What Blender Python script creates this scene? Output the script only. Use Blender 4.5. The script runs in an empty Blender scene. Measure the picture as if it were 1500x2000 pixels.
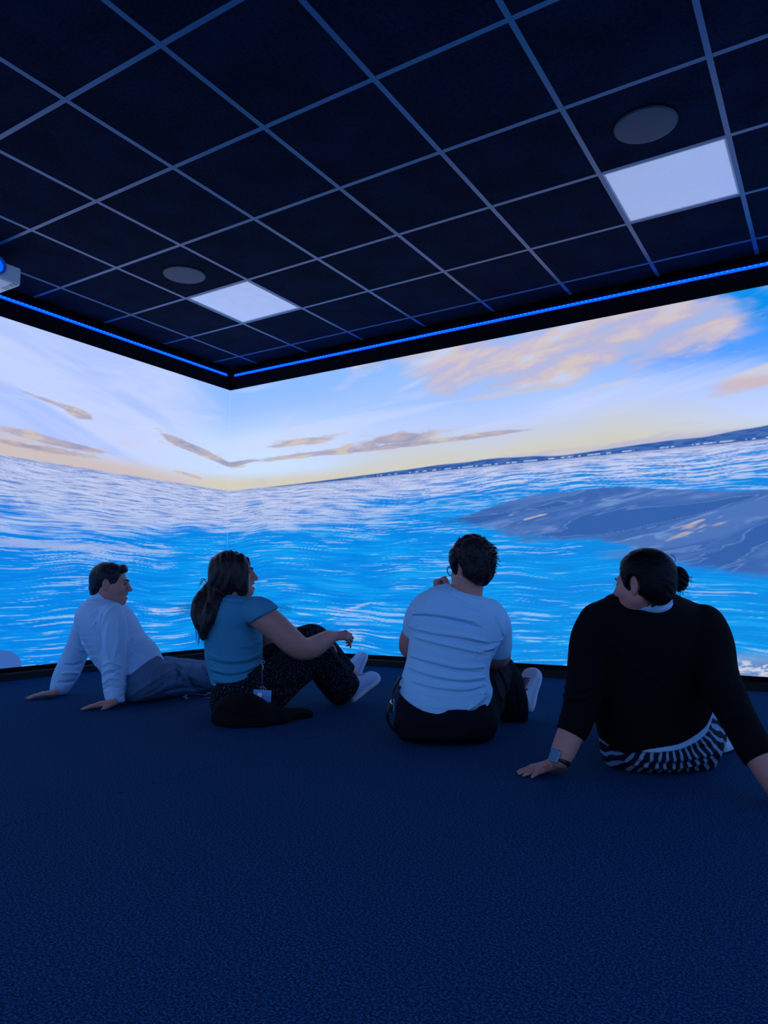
import bpy, bmesh, math, random
import numpy as np
from mathutils import Vector, Matrix, noise as mnoise

# ------------------------------------------------------------------ camera, world, exposure
scene = bpy.context.scene
COL = scene.collection
cam_data = bpy.data.cameras.new('camera')
cam = bpy.data.objects.new('camera', cam_data)
COL.objects.link(cam)
cam_data.sensor_fit = 'VERTICAL'
cam_data.sensor_height = 36.0
cam_data.lens = 25.496
cam_data.clip_start = 0.02
_f = Vector((-0.5254893, 0.84444805, 0.10377135))
_r = Vector((0.84891188, 0.52853007, -0.00214001))
_u = Vector((0.05665341, -0.08696818, 0.99459888))
cam.matrix_world = Matrix(((_r.x, _u.x, -_f.x, 0), (_r.y, _u.y, -_f.y, 0), (_r.z, _u.z, -_f.z, 0.632), (0, 0, 0, 1)))
scene.camera = cam
world = bpy.data.worlds.new('world')
scene.world = world
world.use_nodes = True
world.node_tree.nodes['Background'].inputs[0].default_value = (0, 0, 0, 1)
world.node_tree.nodes['Background'].inputs[1].default_value = 0
vs = scene.view_settings
vs.view_transform = 'Standard'
vs.look = 'None'
vs.exposure = 0.0
vs.gamma = 1.0
vs.use_curve_mapping = False
scene.cycles.use_denoising = True
scene.cycles.max_bounces = 6
scene.cycles.diffuse_bounces = 3
scene.cycles.glossy_bounces = 3
scene.cycles.sample_clamp_indirect = 4.0

PROJ = 1.0          # brightness of the projected picture on the walls in view
PROJ_BACK = 1.35   # the same picture on the two unseen walls, brightened to light the people's backs

XW, YW, ZC = -4.884, 5.04, 2.732      # left wall plane, far wall plane, ceiling height
XE, YS = 1.25, -1.05                  # right wall, back wall


def lin(r, g, b):
    def c(v):
        v /= 255.0
        return v / 12.92 if v <= 0.04045 else ((v + 0.055) / 1.055) ** 2.4
    return (c(r), c(g), c(b))


# ------------------------------------------------------------------ object helpers
def obj(name, me, mat=None, parent=None, label=None, cat=None, group=None, kind=None):
    o = bpy.data.objects.new(name, me)
    COL.objects.link(o)
    if parent is not None:
        o.parent = parent
    if mat is not None and me is not None and len(me.materials) == 0:
        me.materials.append(mat)
    if label: o['label'] = label
    if cat: o['category'] = cat
    if group: o['group'] = group
    if kind: o['kind'] = kind
    return o


def mesh_np(name, v, faces, smooth=True):
    """faces: (n,k) int array"""
    me = bpy.data.meshes.new(name)
    v = np.asarray(v, np.float32)
    faces = np.asarray(faces, np.int32)
    n, k = faces.shape
    me.vertices.add(len(v))
    me.vertices.foreach_set('co', v.ravel())
    me.loops.add(n * k)
    me.loops.foreach_set('vertex_index', faces.ravel())
    me.polygons.add(n)
    me.polygons.foreach_set('loop_start', np.arange(0, n * k, k, dtype=np.int32))
    me.polygons.foreach_set('loop_total', np.full(n, k, np.int32))
    me.polygons.foreach_set('use_smooth', np.full(n, smooth, bool))
    me.update(calc_edges=True)
    return me


def bm_mesh(name, bm, smooth=False):
    me = bpy.data.meshes.new(name)
    bmesh.ops.recalc_face_normals(bm, faces=bm.faces)
    bm.to_mesh(me)
    bm.free()
    if smooth:
        for p in me.polygons: p.use_smooth = True
    return me


def add_box(bm, lo, hi, bevel=0.0, M=None, segs=2):
    lo, hi = Vector(lo), Vector(hi)
    mat = Matrix.Translation((lo + hi) / 2) @ Matrix.Diagonal((hi.x - lo.x, hi.y - lo.y, hi.z - lo.z, 1))
    r = bmesh.ops.create_cube(bm, size=1.0, matrix=mat)
    vs_ = r['verts']
    if bevel > 0:
        es = {e for v in vs_ for e in v.link_edges}
        r2 = bmesh.ops.bevel(bm, geom=list(es), offset=bevel, segments=segs, affect='EDGES', profile=0.5)
        vs_ = list({v for f in r2['faces'] for v in f.verts} | {v for v in vs_ if v.is_valid})
    if M is not None:
        bmesh.ops.transform(bm, matrix=M, verts=vs_)
    return vs_


def box_mesh(name, lo, hi, bevel=0.0, M=None):
    bm = bmesh.new()
    add_box(bm, lo, hi, bevel, M)
    return bm_mesh(name, bm)


def lathe(bm, prof, n, M):
    """prof: list of (r,z) -> closed surface of revolution"""
    rings = []
    for r, z in prof:
        if r < 1e-6:
            rings.append([bm.verts.new(M @ Vector((0, 0, z)))])
        else:
            rings.append([bm.verts.new(M @ Vector((r * math.cos(2 * math.pi * k / n), r * math.sin(2 * math.pi * k / n), z))) for k in range(n)])
    for a, b in zip(rings, rings[1:]):
        for k in range(n):
            q = [a[k % len(a)], a[(k + 1) % len(a)], b[(k + 1) % len(b)], b[k % len(b)]]
            u = []
            for w in q:
                if w not in u: u.append(w)
            if len(u) >= 3: bm.faces.new(u)


# ------------------------------------------------------------------ shader expression builder
class NT:
    def __init__(self, tree):
        self.t = tree

    def n(self, kind, **kw):
        nd = self.t.nodes.new(kind)
        for k, v in kw.items(): setattr(nd, k, v)
        return nd

    def plug(self, sock, v):
        if isinstance(v, S): self.t.links.new(v.s, sock)
        else: sock.default_value = v

    def math(self, op, a, b=None, c=None, clamp=False):
        nd = self.n('ShaderNodeMath', operation=op, use_clamp=clamp)
        self.plug(nd.inputs[0], a)
        if b is not None: self.plug(nd.inputs[1], b)
        if c is not None: self.plug(nd.inputs[2], c)
        return S(self, nd.outputs[0])

    def step(self, a, b, x, lo=0.0, hi=1.0):
        nd = self.n('ShaderNodeMapRange', interpolation_type='SMOOTHSTEP')
        self.plug(nd.inputs[0], x)
        for i, v in zip((1, 2, 3, 4), (a, b, lo, hi)): self.plug(nd.inputs[i], v)
        return S(self, nd.outputs[0])

    def vec(self, x, y, z=0.0):
        nd = self.n('ShaderNodeCombineXYZ')
        for i, v in enumerate((x, y, z)): self.plug(nd.inputs[i], v)
        return S(self, nd.outputs[0])

    def sep(self, v):
        nd = self.n('ShaderNodeSeparateXYZ')
        self.plug(nd.inputs[0], v)
        return [S(self, o) for o in nd.outputs]

    def noise(self, v, scale=1.0, detail=2.0, rough=0.5, dist=0.0):
        nd = self.n('ShaderNodeTexNoise')
        self.plug(nd.inputs['Vector'], v)
        nd.inputs['Scale'].default_value = scale
        nd.inputs['Detail'].default_value = detail
        nd.inputs['Roughness'].default_value = rough
        nd.inputs['Distortion'].default_value = dist
        return S(self, nd.outputs[0])

    def mix(self, f, a, b):
        nd = self.n('ShaderNodeMix', data_type='RGBA')
        self.plug(nd.inputs[0], f)
        for i, v in ((6, a), (7, b)):
            if isinstance(v, S): self.t.links.new(v.s, nd.inputs[i])
            else: nd.inputs[i].default_value = (*v, 1)
        return S(self, nd.outputs[2])

    def ramp(self, x, stops):
        """smooth chain of colours over x"""
        c = stops[0][1]
        for (a, _), (b, col) in zip(stops, stops[1:]):
            c = self.mix(self.step(a, b, x), c, col)
        return c


class S:
    def __init__(self, nt, s): self.nt, self.s = nt, s
    def __add__(self, o): return self.nt.math('ADD', self, o)
    __radd__ = __add__
    def __sub__(self, o): return self.nt.math('SUBTRACT', self, o)
    def __rsub__(self, o): return self.nt.math('SUBTRACT', o, self)
    def __mul__(self, o): return self.nt.math('MULTIPLY', self, o)
    __rmul__ = __mul__
    def __truediv__(self, o): return self.nt.math('DIVIDE', self, o)
    def __rtruediv__(self, o): return self.nt.math('DIVIDE', o, self)
    def __pow__(self, o): return self.nt.math('POWER', self, o)
    def min(self, o): return self.nt.math('MINIMUM', self, o)
    def max(self, o): return self.nt.math('MAXIMUM', self, o)
    def abs(self): return self.nt.math('ABSOLUTE', self)
    def frac(self): return self.nt.math('FRACT', self)
    def clamp(self): return self.nt.math('MULTIPLY', self, 1.0, clamp=True)


def new_mat(name):
    m = bpy.data.materials.new(name)
    m.use_nodes = True
    t = m.node_tree
    bsdf = t.nodes['Principled BSDF']
    return m, NT(t), bsdf


def simple(name, col, rough=0.6, metal=0.0, spec=0.5, bump=0.0, bscale=200.0, var=0.0, vscale=20.0, sheen=0.0):
    """plain surface with procedural tonal variation and fine relief"""
    m, nt, b = new_mat(name)
    co = S(nt, nt.n('ShaderNodeNewGeometry').outputs['Position'])
    if var > 0:
        n = nt.noise(co, vscale, 3.0)
        nt.plug(b.inputs['Base Color'], nt.mix(n, tuple(max(0, c * (1 - var)) for c in col), tuple(min(1, c * (1 + var)) for c in col)))
    else:
        b.inputs['Base Color'].default_value = (*col, 1)
    b.inputs['Roughness'].default_value = rough
    b.inputs['Metallic'].default_value = metal
    b.inputs['Specular IOR Level'].default_value = spec
    if sheen: b.inputs['Sheen Weight'].default_value = sheen
    if bump > 0:
        n = nt.noise(co, bscale, 2.0)
        bp = nt.n('ShaderNodeBump')
        bp.inputs['Strength'].default_value = bump
        bp.inputs['Distance'].default_value = 0.004
        nt.plug(bp.inputs['Height'], n)
        nt.t.links.new(bp.outputs[0], b.inputs['Normal'])
    return m


# ------------------------------------------------------------------ the projected seascape, computed as a function of (u, z) on the walls
_rng = np.random.RandomState(7)
_PERM = np.concatenate([_rng.permutation(256)] * 3)
_ANG = _rng.rand(256) * 2 * np.pi
_GX, _GY = np.cos(_ANG).astype(np.float32), np.sin(_ANG).astype(np.float32)


def perlin(x, y, seed):
    xi, yi = np.floor(x).astype(np.int32), np.floor(y).astype(np.int32)
    xf, yf = (x - xi).astype(np.float32), (y - yi).astype(np.float32)
    sx = xf * xf * xf * (xf * (xf * 6 - 15) + 10)
    sy = yf * yf * yf * (yf * (yf * 6 - 15) + 10)
    xi = (xi + seed * 37) & 255
    yi = yi & 255
    p0, p1 = _PERM[xi], _PERM[xi + 1]
    def g(p, dy_i, dx, dy):
        h = _PERM[p + ((yi + dy_i) & 255)]
        return _GX[h] * dx + _GY[h] * dy
    n00, n10 = g(p0, 0, xf, yf), g(p1, 0, xf - 1, yf)
    n01, n11 = g(p0, 1, xf, yf - 1), g(p1, 1, xf - 1, yf - 1)
    a = n00 + sx * (n10 - n00)
    c = n01 + sx * (n11 - n01)
    return a + sy * (c - a)


def noise(x, y, seed=0, octaves=3, rough=0.5, warp=0.0):
    """fractal noise around 0.5"""
    x, y = np.broadcast_arrays(np.asarray(x, np.float32), np.asarray(y, np.float32))
    if warp:
        wx = perlin(x + 5.2, y + 1.3, seed + 11)
        wy = perlin(x - 3.7, y + 8.1, seed + 17)
        x, y = x + warp * wx, y + warp * wy
    t, a, tot = 0.0, 1.0, 0.0
    for o in range(octaves):
        t = t + a * perlin(x, y, seed + o)
        tot += a
        a *= rough
        x, y = x * 2.03 + 1.7, y * 2.03 + 9.2
    return 0.5 + 0.85 * t / tot


def st(a, b, x):
    t = np.clip((x - a) / (b - a), 0, 1)
    return t * t * (3 - 2 * t)


def mixc(f, a, b):
    a, b = np.asarray(a, np.float32), np.asarray(b, np.float32)
    f = np.clip(np.asarray(f, np.float32), 0, 1)[..., None]
    return a + (b - a) * f


def rampc(x, stops):
    c = np.broadcast_to(np.asarray(stops[0][1], np.float32), x.shape + (3,))
    for (p, _), (q, col) in zip(stops, stops[1:]):
        c = mixc(st(p, q, x), c, col)
    return c


def blobs(u, z, lst):
    m = np.zeros(u.shape, np.float32)
    for (bu, bz), ru, rz, tilt, amp in lst:
        du = u - bu
        dz = z - bz - du * tilt
        m += amp * np.exp(-np.minimum((du / ru) ** 2 + (dz / rz) ** 2, 30))
    return m


def seascape(u, z):
    """linear colour of the projected picture at wall coordinate u (metres along the wall from the corner) and height z"""
    u, z = np.broadcast_arrays(np.asarray(u, np.float32), np.asarray(z, np.float32))
    HZ = 1.553
    h = z - HZ
    # ---- sky
    warp = noise(u * 0.9, z * 2.2, 3, 3) - 0.5
    hw = h + warp * 0.12
    sky = rampc(hw, [(0.0, lin(206, 212, 222)), (0.10, lin(196, 214, 252)), (0.34, lin(184, 206, 253)), (0.60, lin(160, 196, 254)), (0.95, lin(142, 188, 252))])
    left = st(0.1, -0.9, u)
    veil = noise(u * 0.7 + h * 0.8, h * 3.0 + u * 0.75, 8, 5, 0.5, 0.7)
    lsky = mixc(st(0.30, 0.70, veil), lin(170, 194, 251), lin(198, 212, 249))
    sky = mixc(left * st(0.05, 0.2, h) * 0.95, sky, lsky)
    gl = st(1.1, 0.0, np.abs((u - 0.4) * 0.6)) * st(0.75, 0.1, np.abs(h - 0.28) * 1.5)
    sky = mixc(gl * 0.9, sky, lin(204, 227, 252))
    rb = st(3.3, 4.4, u + h * 0.9 - 0.45 + warp * 1.0) * st(0.25, 0.66, h)
    sky = mixc(rb * 0.92, sky, lin(66, 152, 253))
    rb2 = st(4.25, 4.75, u + h * 0.6 - 0.38 + warp * 1.0) * st(0.5, 0.85, h)
    sky = mixc(rb2, sky, lin(6, 142, 236))
    hs = noise(u * 0.6, h * 4.0 - u * 0.3, 21, 5, 0.5, 0.7)
    sky = mixc(st(0.52, 0.72, hs) * 0.55 * st(0.1, 0.35, h), sky, lin(204, 216, 251))
    # warm light low over the sea
    wb = st(0.17, 0.02, h + warp * 0.07) * st(-1.1, -0.05, u)
    sky = mixc(wb * st(6.0, 3.6, u), sky, lin(210, 205, 188))
    wb3 = st(0.42, 0.06, h + warp * 0.16) * st(0.9, 2.0, u) * st(4.8, 3.6, u)
    sky = mixc(wb3 * 0.9, sky, lin(208, 206, 196))
    wl = st(0.15, 0.0, h + warp * 0.06 + (u + 0.9) * 0.07) * st(-0.1, -0.7, u)
    sky = mixc(wl, sky, lin(206, 192, 193))
    # large peach and lavender cloud, upper right
    nb = noise(u * 1.2 + h * 0.8, h * 3.6 - u * 0.25, 31, 5, 0.5, 0.25)
    nf = noise(u * 1.9, h * 6.5 - u * 0.7, 35, 5, 0.52, 0.30)
    big = blobs(u, z, [((3.131,2.351), 0.80, 0.16, 0.02, 0.9), ((3.826,2.373), 0.60, 0.20, 0.05, 1.0), ((2.373,2.380), 0.50, 0.14, 0.0, 0.6), ((2.927,2.170), 0.8, 0.06, 0.0, 0.6), ((4.125,2.404), 0.28, 0.17, 0.0, 0.8), ((2.641,2.560), 0.6, 0.1, 0.0, 0.6), ((1.801,2.542), 0.35, 0.06, 0.0, 0.4)])
    edge = big * 0.72 + (nb - 0.5) * 1.0 + (nf - 0.5) * 0.5
    dens = st(0.16, 0.60, edge)
    tone = 0.5 + (nf * 0.7 + nb * 0.3 - 0.5) * 1.25 + (z - 2.30) * 0.25 - 0.035
    ccol = rampc(tone, [(0.32, lin(170, 186, 230)), (0.43, lin(190, 184, 214)), (0.50, lin(204, 190, 205)), (0.57, lin(214, 198, 194)), (0.68, lin(200, 208, 240))])
    sky = mixc(dens * 0.9, sky, ccol)
    tan = st(0.40, 0.72, blobs(u, z, [((2.884,2.085), 0.85, 0.035, 0.0, 0.8), ((3.358,2.228), 0.5, 0.04, 0.06, 0.6), ((2.463,2.427), 0.25, 0.05, 0.1, 0.4)]) + (nf - 0.5) * 0.9)
    sky = mixc(tan * 0.45, sky, lin(214, 196, 186))
    rt = st(0.30, 0.62, blobs(u, z, [((4.529,1.944), 0.42, 0.085, 0.10, 1.0), ((3.606,2.039), 0.36, 0.035, 0.02, 0.5)]) * 0.85 + (nf - 0.5) * 0.8)
    sky = mixc(rt * 0.9, sky, mixc(st(-0.04, 0.05, (z - 1.95) - (u - 4.5) * 0.10 + (nf - 0.5) * 0.12), lin(206, 184, 190), lin(206, 206, 220)))
    # small clouds low over the sea
    n3 = noise(u * 3.3, h * 17.0, 41, 5, 0.6, 0.4)
    small = blobs(u, z, [((0.886,1.932), 0.40, 0.036, 0.0, 0.95), ((0.945,1.810), 0.55, 0.030, 0.0, 0.85), ((1.849,1.848), 0.36, 0.050, 0.0, 1.0), ((2.275,1.784), 0.5, 0.020, 0.0, 0.75), ((2.713,1.796), 0.3, 0.016, 0.0, 0.75), ((1.493,1.790), 0.4, 0.016, 0.0, 0.5),
                         ((-0.654,1.912), 0.20, 0.030, -0.22, 1.0), ((-0.411,1.887), 0.22, 0.034, -0.22, 1.1), ((-0.151,1.836), 0.22, 0.028, -0.18, 1.1), ((0.137,1.811), 0.18, 0.020, 0.02, 1.0), ((-0.495,1.640), 0.18, 0.016, -0.1, 0.7),
                         ((-1.895,1.723), 0.42, 0.030, -0.05, 1.0), ((-2.011,1.650), 0.6, 0.024, 0.0, 0.85), ((-1.727,1.713), 0.3, 0.016, -0.02, 0.8), ((-1.629,1.970), 0.12, 0.035, -0.15, 1.0), ((-1.909,2.012), 0.26, 0.020, -0.12, 0.8), ((-0.971,2.087), 0.14, 0.014, -0.2, 0.4)])
    sden = st(0.22, 0.62, small * 0.95 + (n3 - 0.5) * 1.25)
    scol = rampc(n3 * 0.6 + nf * 0.4, [(0.36, lin(150, 146, 176)), (0.50, lin(176, 164, 180)), (0.62, lin(205, 190, 178))])
    sky = mixc(sden * 0.85, sky, scol)
    bank = st(0.03, -0.03, h - 0.085 * st(2.0, 4.3, u) - (nf - 0.5) * 0.15) * st(1.6, 2.8, u)
    sky = mixc(bank * 0.75, sky, lin(180, 180, 214))
    # ---- sea: ripples of several sizes, the finest towards the horizon
    s = np.maximum(HZ - z, 0)
    wz = z + (noise(u * 0.7, z * 1.2, 51, 3) - 0.5) * 0.16 + 0.014 * u
    w = np.zeros(u.shape, np.float32)
    tot = np.zeros(u.shape, np.float32)
    bands = [(0.00, 0.10, 5.0, 125.0), (0.22, 0.17, 3.6, 100.0), (0.60, 0.28, 2.5, 78.0), (1.25, 0.45, 1.9, 62.0)]
    for k, (c, wd, fu, fz) in enumerate(bands):
        g = np.exp(-((s - c) / wd) ** 2) + (1e-3 if k == 3 else 0)
        w += g * noise(u * fu + k * 3.3, wz * fz, 60 + 7 * k, 4, 0.5, 0.5)
        tot += g
    w /= tot
    wl_ = noise(u * 1.1, wz * 12.0, 91, 3, 0.5, 0.4)
    wb_ = noise(u * 0.45, wz * 2.6, 95, 2)
    wc_ = noise(u * 1.0, wz * 6.5, 97, 2)
    deep = mixc(st(0.40, 0.62, wl_ * 0.6 + w * 0.4), lin(0, 134, 230), lin(4, 154, 240))
    deep = mixc(st(-0.2, -1.6, u) * 0.6, deep, lin(0, 126, 230))
    deep = mixc(st(0.8, 1.35, s) * st(2.2, 4.0, u) * 0.5, deep, lin(12, 158, 234))
    deep = mixc(st(0.47, 0.36, w) * 0.3, deep, lin(0, 122, 218))
    pale = rampc(w, [(0.32, lin(120, 142, 202)), (0.46, lin(166, 182, 226)), (0.58, lin(192, 204, 240))])
    pale = mixc(st(-0.2, 2.6, u) * st(0.1, 0.3, s) * 0.35, pale, lin(120, 172, 232))
    cover = st(0.70, 0.12, s + (wb_ - 0.5) * 0.30 + st(0.2, 3.0, u) * 0.16 - st(-0.2, -1.6, u) * 0.08)
    lm = st(0.28, 0.90, cover * 0.98 + (w - 0.5) * 1.5 + (wl_ - 0.5) * 0.8)
    lm = lm * st(1.2, 0.1, s) ** 0.5
    sea = mixc(lm, deep, pale)
    far_r = st(1.4, 3.4, u) * st(0.02, 0.12, s)
    sea = mixc(far_r * st(0.54, 0.42, w) * 0.85, sea, lin(16, 136, 226))
    cr = st(0.580, 0.69, w + (wc_ - 0.5) * 0.42 - 0.02) * st(0.08, 0.3, s)
    sea = mixc(cr * 0.70, sea, lin(172, 198, 240))
    tr = st(0.50, 0.60, w) * st(0.25, 0.6, s)
    sea = mixc(tr * 0.30, sea, lin(40, 164, 245))
    fo = st(0.36, 0.66, blobs(u, z, [((1.444,0.462), 0.22, 0.020, 0.24, 0.95), ((1.181,0.355), 0.20, 0.012, 0.3, 0.6), ((-0.743,0.431), 0.30, 0.028, 0.05, 0.8), ((2.080,0.703), 0.6, 0.016, 0.05, 0.6), ((1.795,0.768), 0.5, 0.02, 0.05, 0.5)]) * 0.7 + (w - 0.5) * 1.9)
    sea = mixc(fo * 0.8, sea, lin(188, 198, 230))
    lb = st(0.32, 0.62, blobs(u, z, [((-1.603,0.945), 1.2, 0.05, 0.0, 1.0), ((-1.966,0.775), 0.8, 0.02, 0.0, 0.5)]) * 0.8 + (w - 0.5) * 1.3)
    sea = mixc(lb * 0.65, sea, lin(176, 190, 232))
    img = mixc(st(-0.004, 0.004, h), sea, sky)
    img = mixc(st(0.02, 0.0, np.abs(h + 0.012)) * 0.55, img, lin(150, 158, 198))
    # ---- far shore
    n1d = noise(u * 1.7, u * 0 + 0.5, 101, 2)
    top = 0.040 * st(0.45, 2.6, u) + 0.035 * st(3.0, 4.6, u) + (n1d - 0.5) * 0.06 * st(1.5, 3.2, u)
    land = st(0.004, -0.004, h - top) * st(-0.010, -0.002, h) * st(0.42, 0.6, u)
    img = mixc(land, img, mixc(st(0.4, 0.62, noise(u * 8.0, z * 60.0, 105, 3)), lin(42, 88, 164), lin(70, 108, 178)))
    dots = st(0.006, 0.001, np.abs(h - 0.006)) * st(0.50, 0.58, noise(u * 26.0, u * 0 + 0.3, 109, 2)) * st(1.2, 2.2, u)
    img = mixc(dots * 0.8, img, lin(190, 215, 245))
    # ---- rocks
    rn = noise(u * 1.5, z * 3.0, 121, 5, 0.6)
    rn2 = noise(u * 1.3 - z * 1.2, z * 8.0 - u * 1.1, 127, 4, 0.5, 0.6)
    rtop = 1.145 + 0.165 * st(2.25, 3.1, u) - 0.085 * st(3.4, 4.7, u) + (rn - 0.5) * 0.07
    rbot = 1.130 - 0.16 * st(2.25, 3.3, u) - 0.26 * st(3.2, 4.5, u) + (rn - 0.5) * 0.16
    rock = st(0.006, -0.006, z - rtop) * st(-0.025, 0.025, z - rbot + (w - 0.5) * 0.12) * st(2.2, 2.36, u)
    rc = mixc(st(0.36, 0.60, rn2), lin(50, 96, 170), lin(76, 116, 186))
    rc = mixc(st(0.05, 0.0, np.abs(rn2 - 0.58)) * st(0.42, 0.58, rn) * 0.6, rc, lin(126, 158, 214))
    rc = mixc(st(0.035, 0.0, np.abs(rn2 - 0.40)) * 0.4, rc, lin(120, 156, 212))
    rt2 = st(0.38, 0.62, blobs(u, z, [((4.081,1.001), 0.17, 0.055, 0.4, 0.75), ((2.943,1.123), 0.15, 0.013, 0.22, 0.8), ((2.573,1.087), 0.09, 0.016, 0.3, 0.8), ((2.864,1.165), 0.06, 0.012, 0.1, 0.7), ((3.211,1.039), 0.1, 0.012, 0.2, 0.4)]) * 0.8 + (noise(u * 7.0 - z * 9.0, z * 26.0 - u * 5.0, 133, 3) - 0.5) * 1.3)
    rc = mixc(rt2 * 0.85, rc, lin(190, 178, 176))
    img = mixc(rock, img, rc)
    shade = st(0.30, 0.75, blobs(u, z, [((4.090,0.845), 0.65, 0.06, -0.03, 0.9), ((4.472,0.793), 0.45, 0.09, 0.0, 0.7)]) + (w - 0.5) * 1.2)
    img = mixc(shade * 0.75 * (1.0 - rock), img, lin(72, 122, 190))
    # pale pebbles of the near beach
    bch = st(0.04, -0.04, z - 0.215 - (rn - 0.5) * 0.08 - (u - 4.3) * 0.06) * st(3.7, 4.25, u)
    peb = noise(u * 12.0, z * 36.0, 141, 3, 0.6)
    bc = mixc(st(0.50, 0.62, peb), lin(104, 138, 194), lin(204, 206, 226))
    bc = mixc(st(0.15, 0.20, z + (rn - 0.5) * 0.05), bc, lin(118, 164, 206))
    img = mixc(bch * 0.92, img, bc)
    # flat grey patch low on the left wall
    pu, pz = (u + 2.22) / 0.22, (z - 0.07) / 0.145
    q4 = pu ** 2 * np.abs(pu) ** 0.6 + pz ** 2 * np.abs(pz) ** 0.6
    img = mixc(st(1.03, 0.97, q4), img, lin(54, 98, 176))
    img = mixc(st(0.007, 0.002, np.abs(u)) * 0.3 * st(0.95, 1.15, z), img, lin(210, 224, 254))
    img[..., 2] += np.maximum(img[..., 2] - 0.90, 0) * 3.2      # projector white is bluer than the camera can hold; raised here to add light
    return img


def projection_mat(name, strength):
    m, nt, b = new_mat(name)
    at = nt.n('ShaderNodeAttribute', attribute_name='picture')
    nt.t.links.new(at.outputs['Color'], b.inputs['Emission Color'])
    b.inputs['Emission Strength'].default_value = strength
    b.inputs['Base Color'].default_value = (0.02, 0.02, 0.02, 1)
    b.inputs['Roughness'].default_value = 0.9
    b.inputs['Specular IOR Level'].default_value = 0.1
    m.cycles.emission_sampling = 'NONE'
    return m


UL = lambda x, y: y - YW
UF = lambda x, y: x - XW
UR = lambda x, y: (XE - XW) + (YW - y)
UB = lambda x, y: (XE - XW) + (YW - YS) + (XE - x)
M_left = projection_mat('projection_left', PROJ)
M_front = projection_mat('projection_front', PROJ)
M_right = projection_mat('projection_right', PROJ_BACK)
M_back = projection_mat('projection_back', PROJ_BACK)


def paint(me, coord):
    """store the seascape on a mesh as the colour attribute 'picture'"""
    co = np.empty(len(me.vertices) * 3, np.float32)
    me.vertices.foreach_get('co', co)
    co = co.reshape(-1, 3)
    c = np.ones((len(co), 4), np.float32)
    c[:, :3] = seascape(coord(co[:, 0], co[:, 1]), co[:, 2])
    a = me.color_attributes.new('picture', 'FLOAT_COLOR', 'POINT')
    a.data.foreach_set('color', c.ravel())


def screen_sheet(name, p0, p1, n_in, z0, z1, breaks, dz):
    """a thin sheet on a wall from p0 to p1 (xy); breaks = [(t0,t1,step)] along the run in metres"""
    p0, p1 = np.array(p0, float), np.array(p1, float)
    L = np.linalg.norm(p1 - p0)
    d = (p1 - p0) / L
    ts = [0.0]
    for t1, stp in breaks:
        t1 = min(t1, L)
        k = max(1, int(math.ceil((t1 - ts[-1]) / stp)))
        if t1 > ts[-1] + 1e-6: ts += list(np.linspace(ts[-1], t1, k + 1)[1:])
    ts = np.array(ts)
    zs = np.linspace(z0, z1, int((z1 - z0) / dz) + 1)
    Tg, Zg = np.meshgrid(ts, zs, indexing='ij')
    v = np.stack([p0[0] + d[0] * Tg + n_in[0] * 0.002, p0[1] + d[1] * Tg + n_in[1] * 0.002, Zg], -1).reshape(-1, 3)
    na, nb_ = len(ts), len(zs)
    i = np.arange(na * nb_).reshape(na, nb_)
    f = np.stack([i[:-1, :-1], i[:-1, 1:], i[1:, 1:], i[1:, :-1]], -1).reshape(-1, 4)
    return mesh_np(name, v, f, False)


M_black = simple('black_paint', lin(7, 9, 16), 0.8, spec=0.12, bump=0.15, bscale=90)
M_ledge = simple('black_ledge', (0.0012, 0.0014, 0.002), 0.9, spec=0.03)
M_skirt = simple('black_skirting', lin(10, 11, 16), 0.45, spec=0.4)
M_tee = simple('ceiling_tee', (0.030, 0.115, 0.25), 0.30, metal=0.0, spec=0.55, var=0.1, vscale=8)
M_teeshade = M_tee

# ceiling tile: near-black mineral board with faint mottling
M_tile, nt, b = new_mat('ceiling_tile')
pos = S(nt, nt.n('ShaderNodeNewGeometry').outputs['Position'])
nz = nt.noise(pos, 60.0, 4.0, 0.7)
nz2 = nt.noise(pos, 4.0, 3.0)
nt.plug(b.inputs['Base Color'], nt.mix(nt.step(0.35, 0.7, nz * 0.6 + nz2 * 0.4), (0.0004, 0.0040, 0.015), (0.0026, 0.0150, 0.046)))
b.inputs['Roughness'].default_value = 0.85
b.inputs['Specular IOR Level'].default_value = 0.05
bp = nt.n('ShaderNodeBump'); bp.inputs['Strength'].default_value = 0.25; bp.inputs['Distance'].default_value = 0.003
nt.plug(bp.inputs['Height'], nz); nt.t.links.new(bp.outputs[0], b.inputs['Normal'])

# carpet: navy loop pile, flecked
M_carpet, nt, b = new_mat('carpet')
pos = S(nt, nt.n('ShaderNodeNewGeometry').outputs['Position'])
c1 = nt.noise(pos, 185.0, 3.0, 0.7)
c2 = nt.noise(pos, 420.0, 2.0, 0.6)
c3 = nt.noise(pos, 3.0, 3.0)
fl = c1 * 0.6 + c2 * 0.4
ccol = nt.ramp(fl, [(0.42, (0.0002, 0.004, 0.018)), (0.50, (0.002, 0.036, 0.112)), (0.58, (0.012, 0.13, 0.32))])
ccol = nt.mix(c3 * 0.25, ccol, (0.003, 0.03, 0.09))
nt.plug(b.inputs['Base Color'], ccol)
b.inputs['Roughness'].default_value = 0.95
b.inputs['Specular IOR Level'].default_value = 0.1
bp = nt.n('ShaderNodeBump'); bp.inputs['Strength'].default_value = 0.9; bp.inputs['Distance'].default_value = 0.006
nt.plug(bp.inputs['Height'], fl); nt.t.links.new(bp.outputs[0], b.inputs['Normal'])

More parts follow.
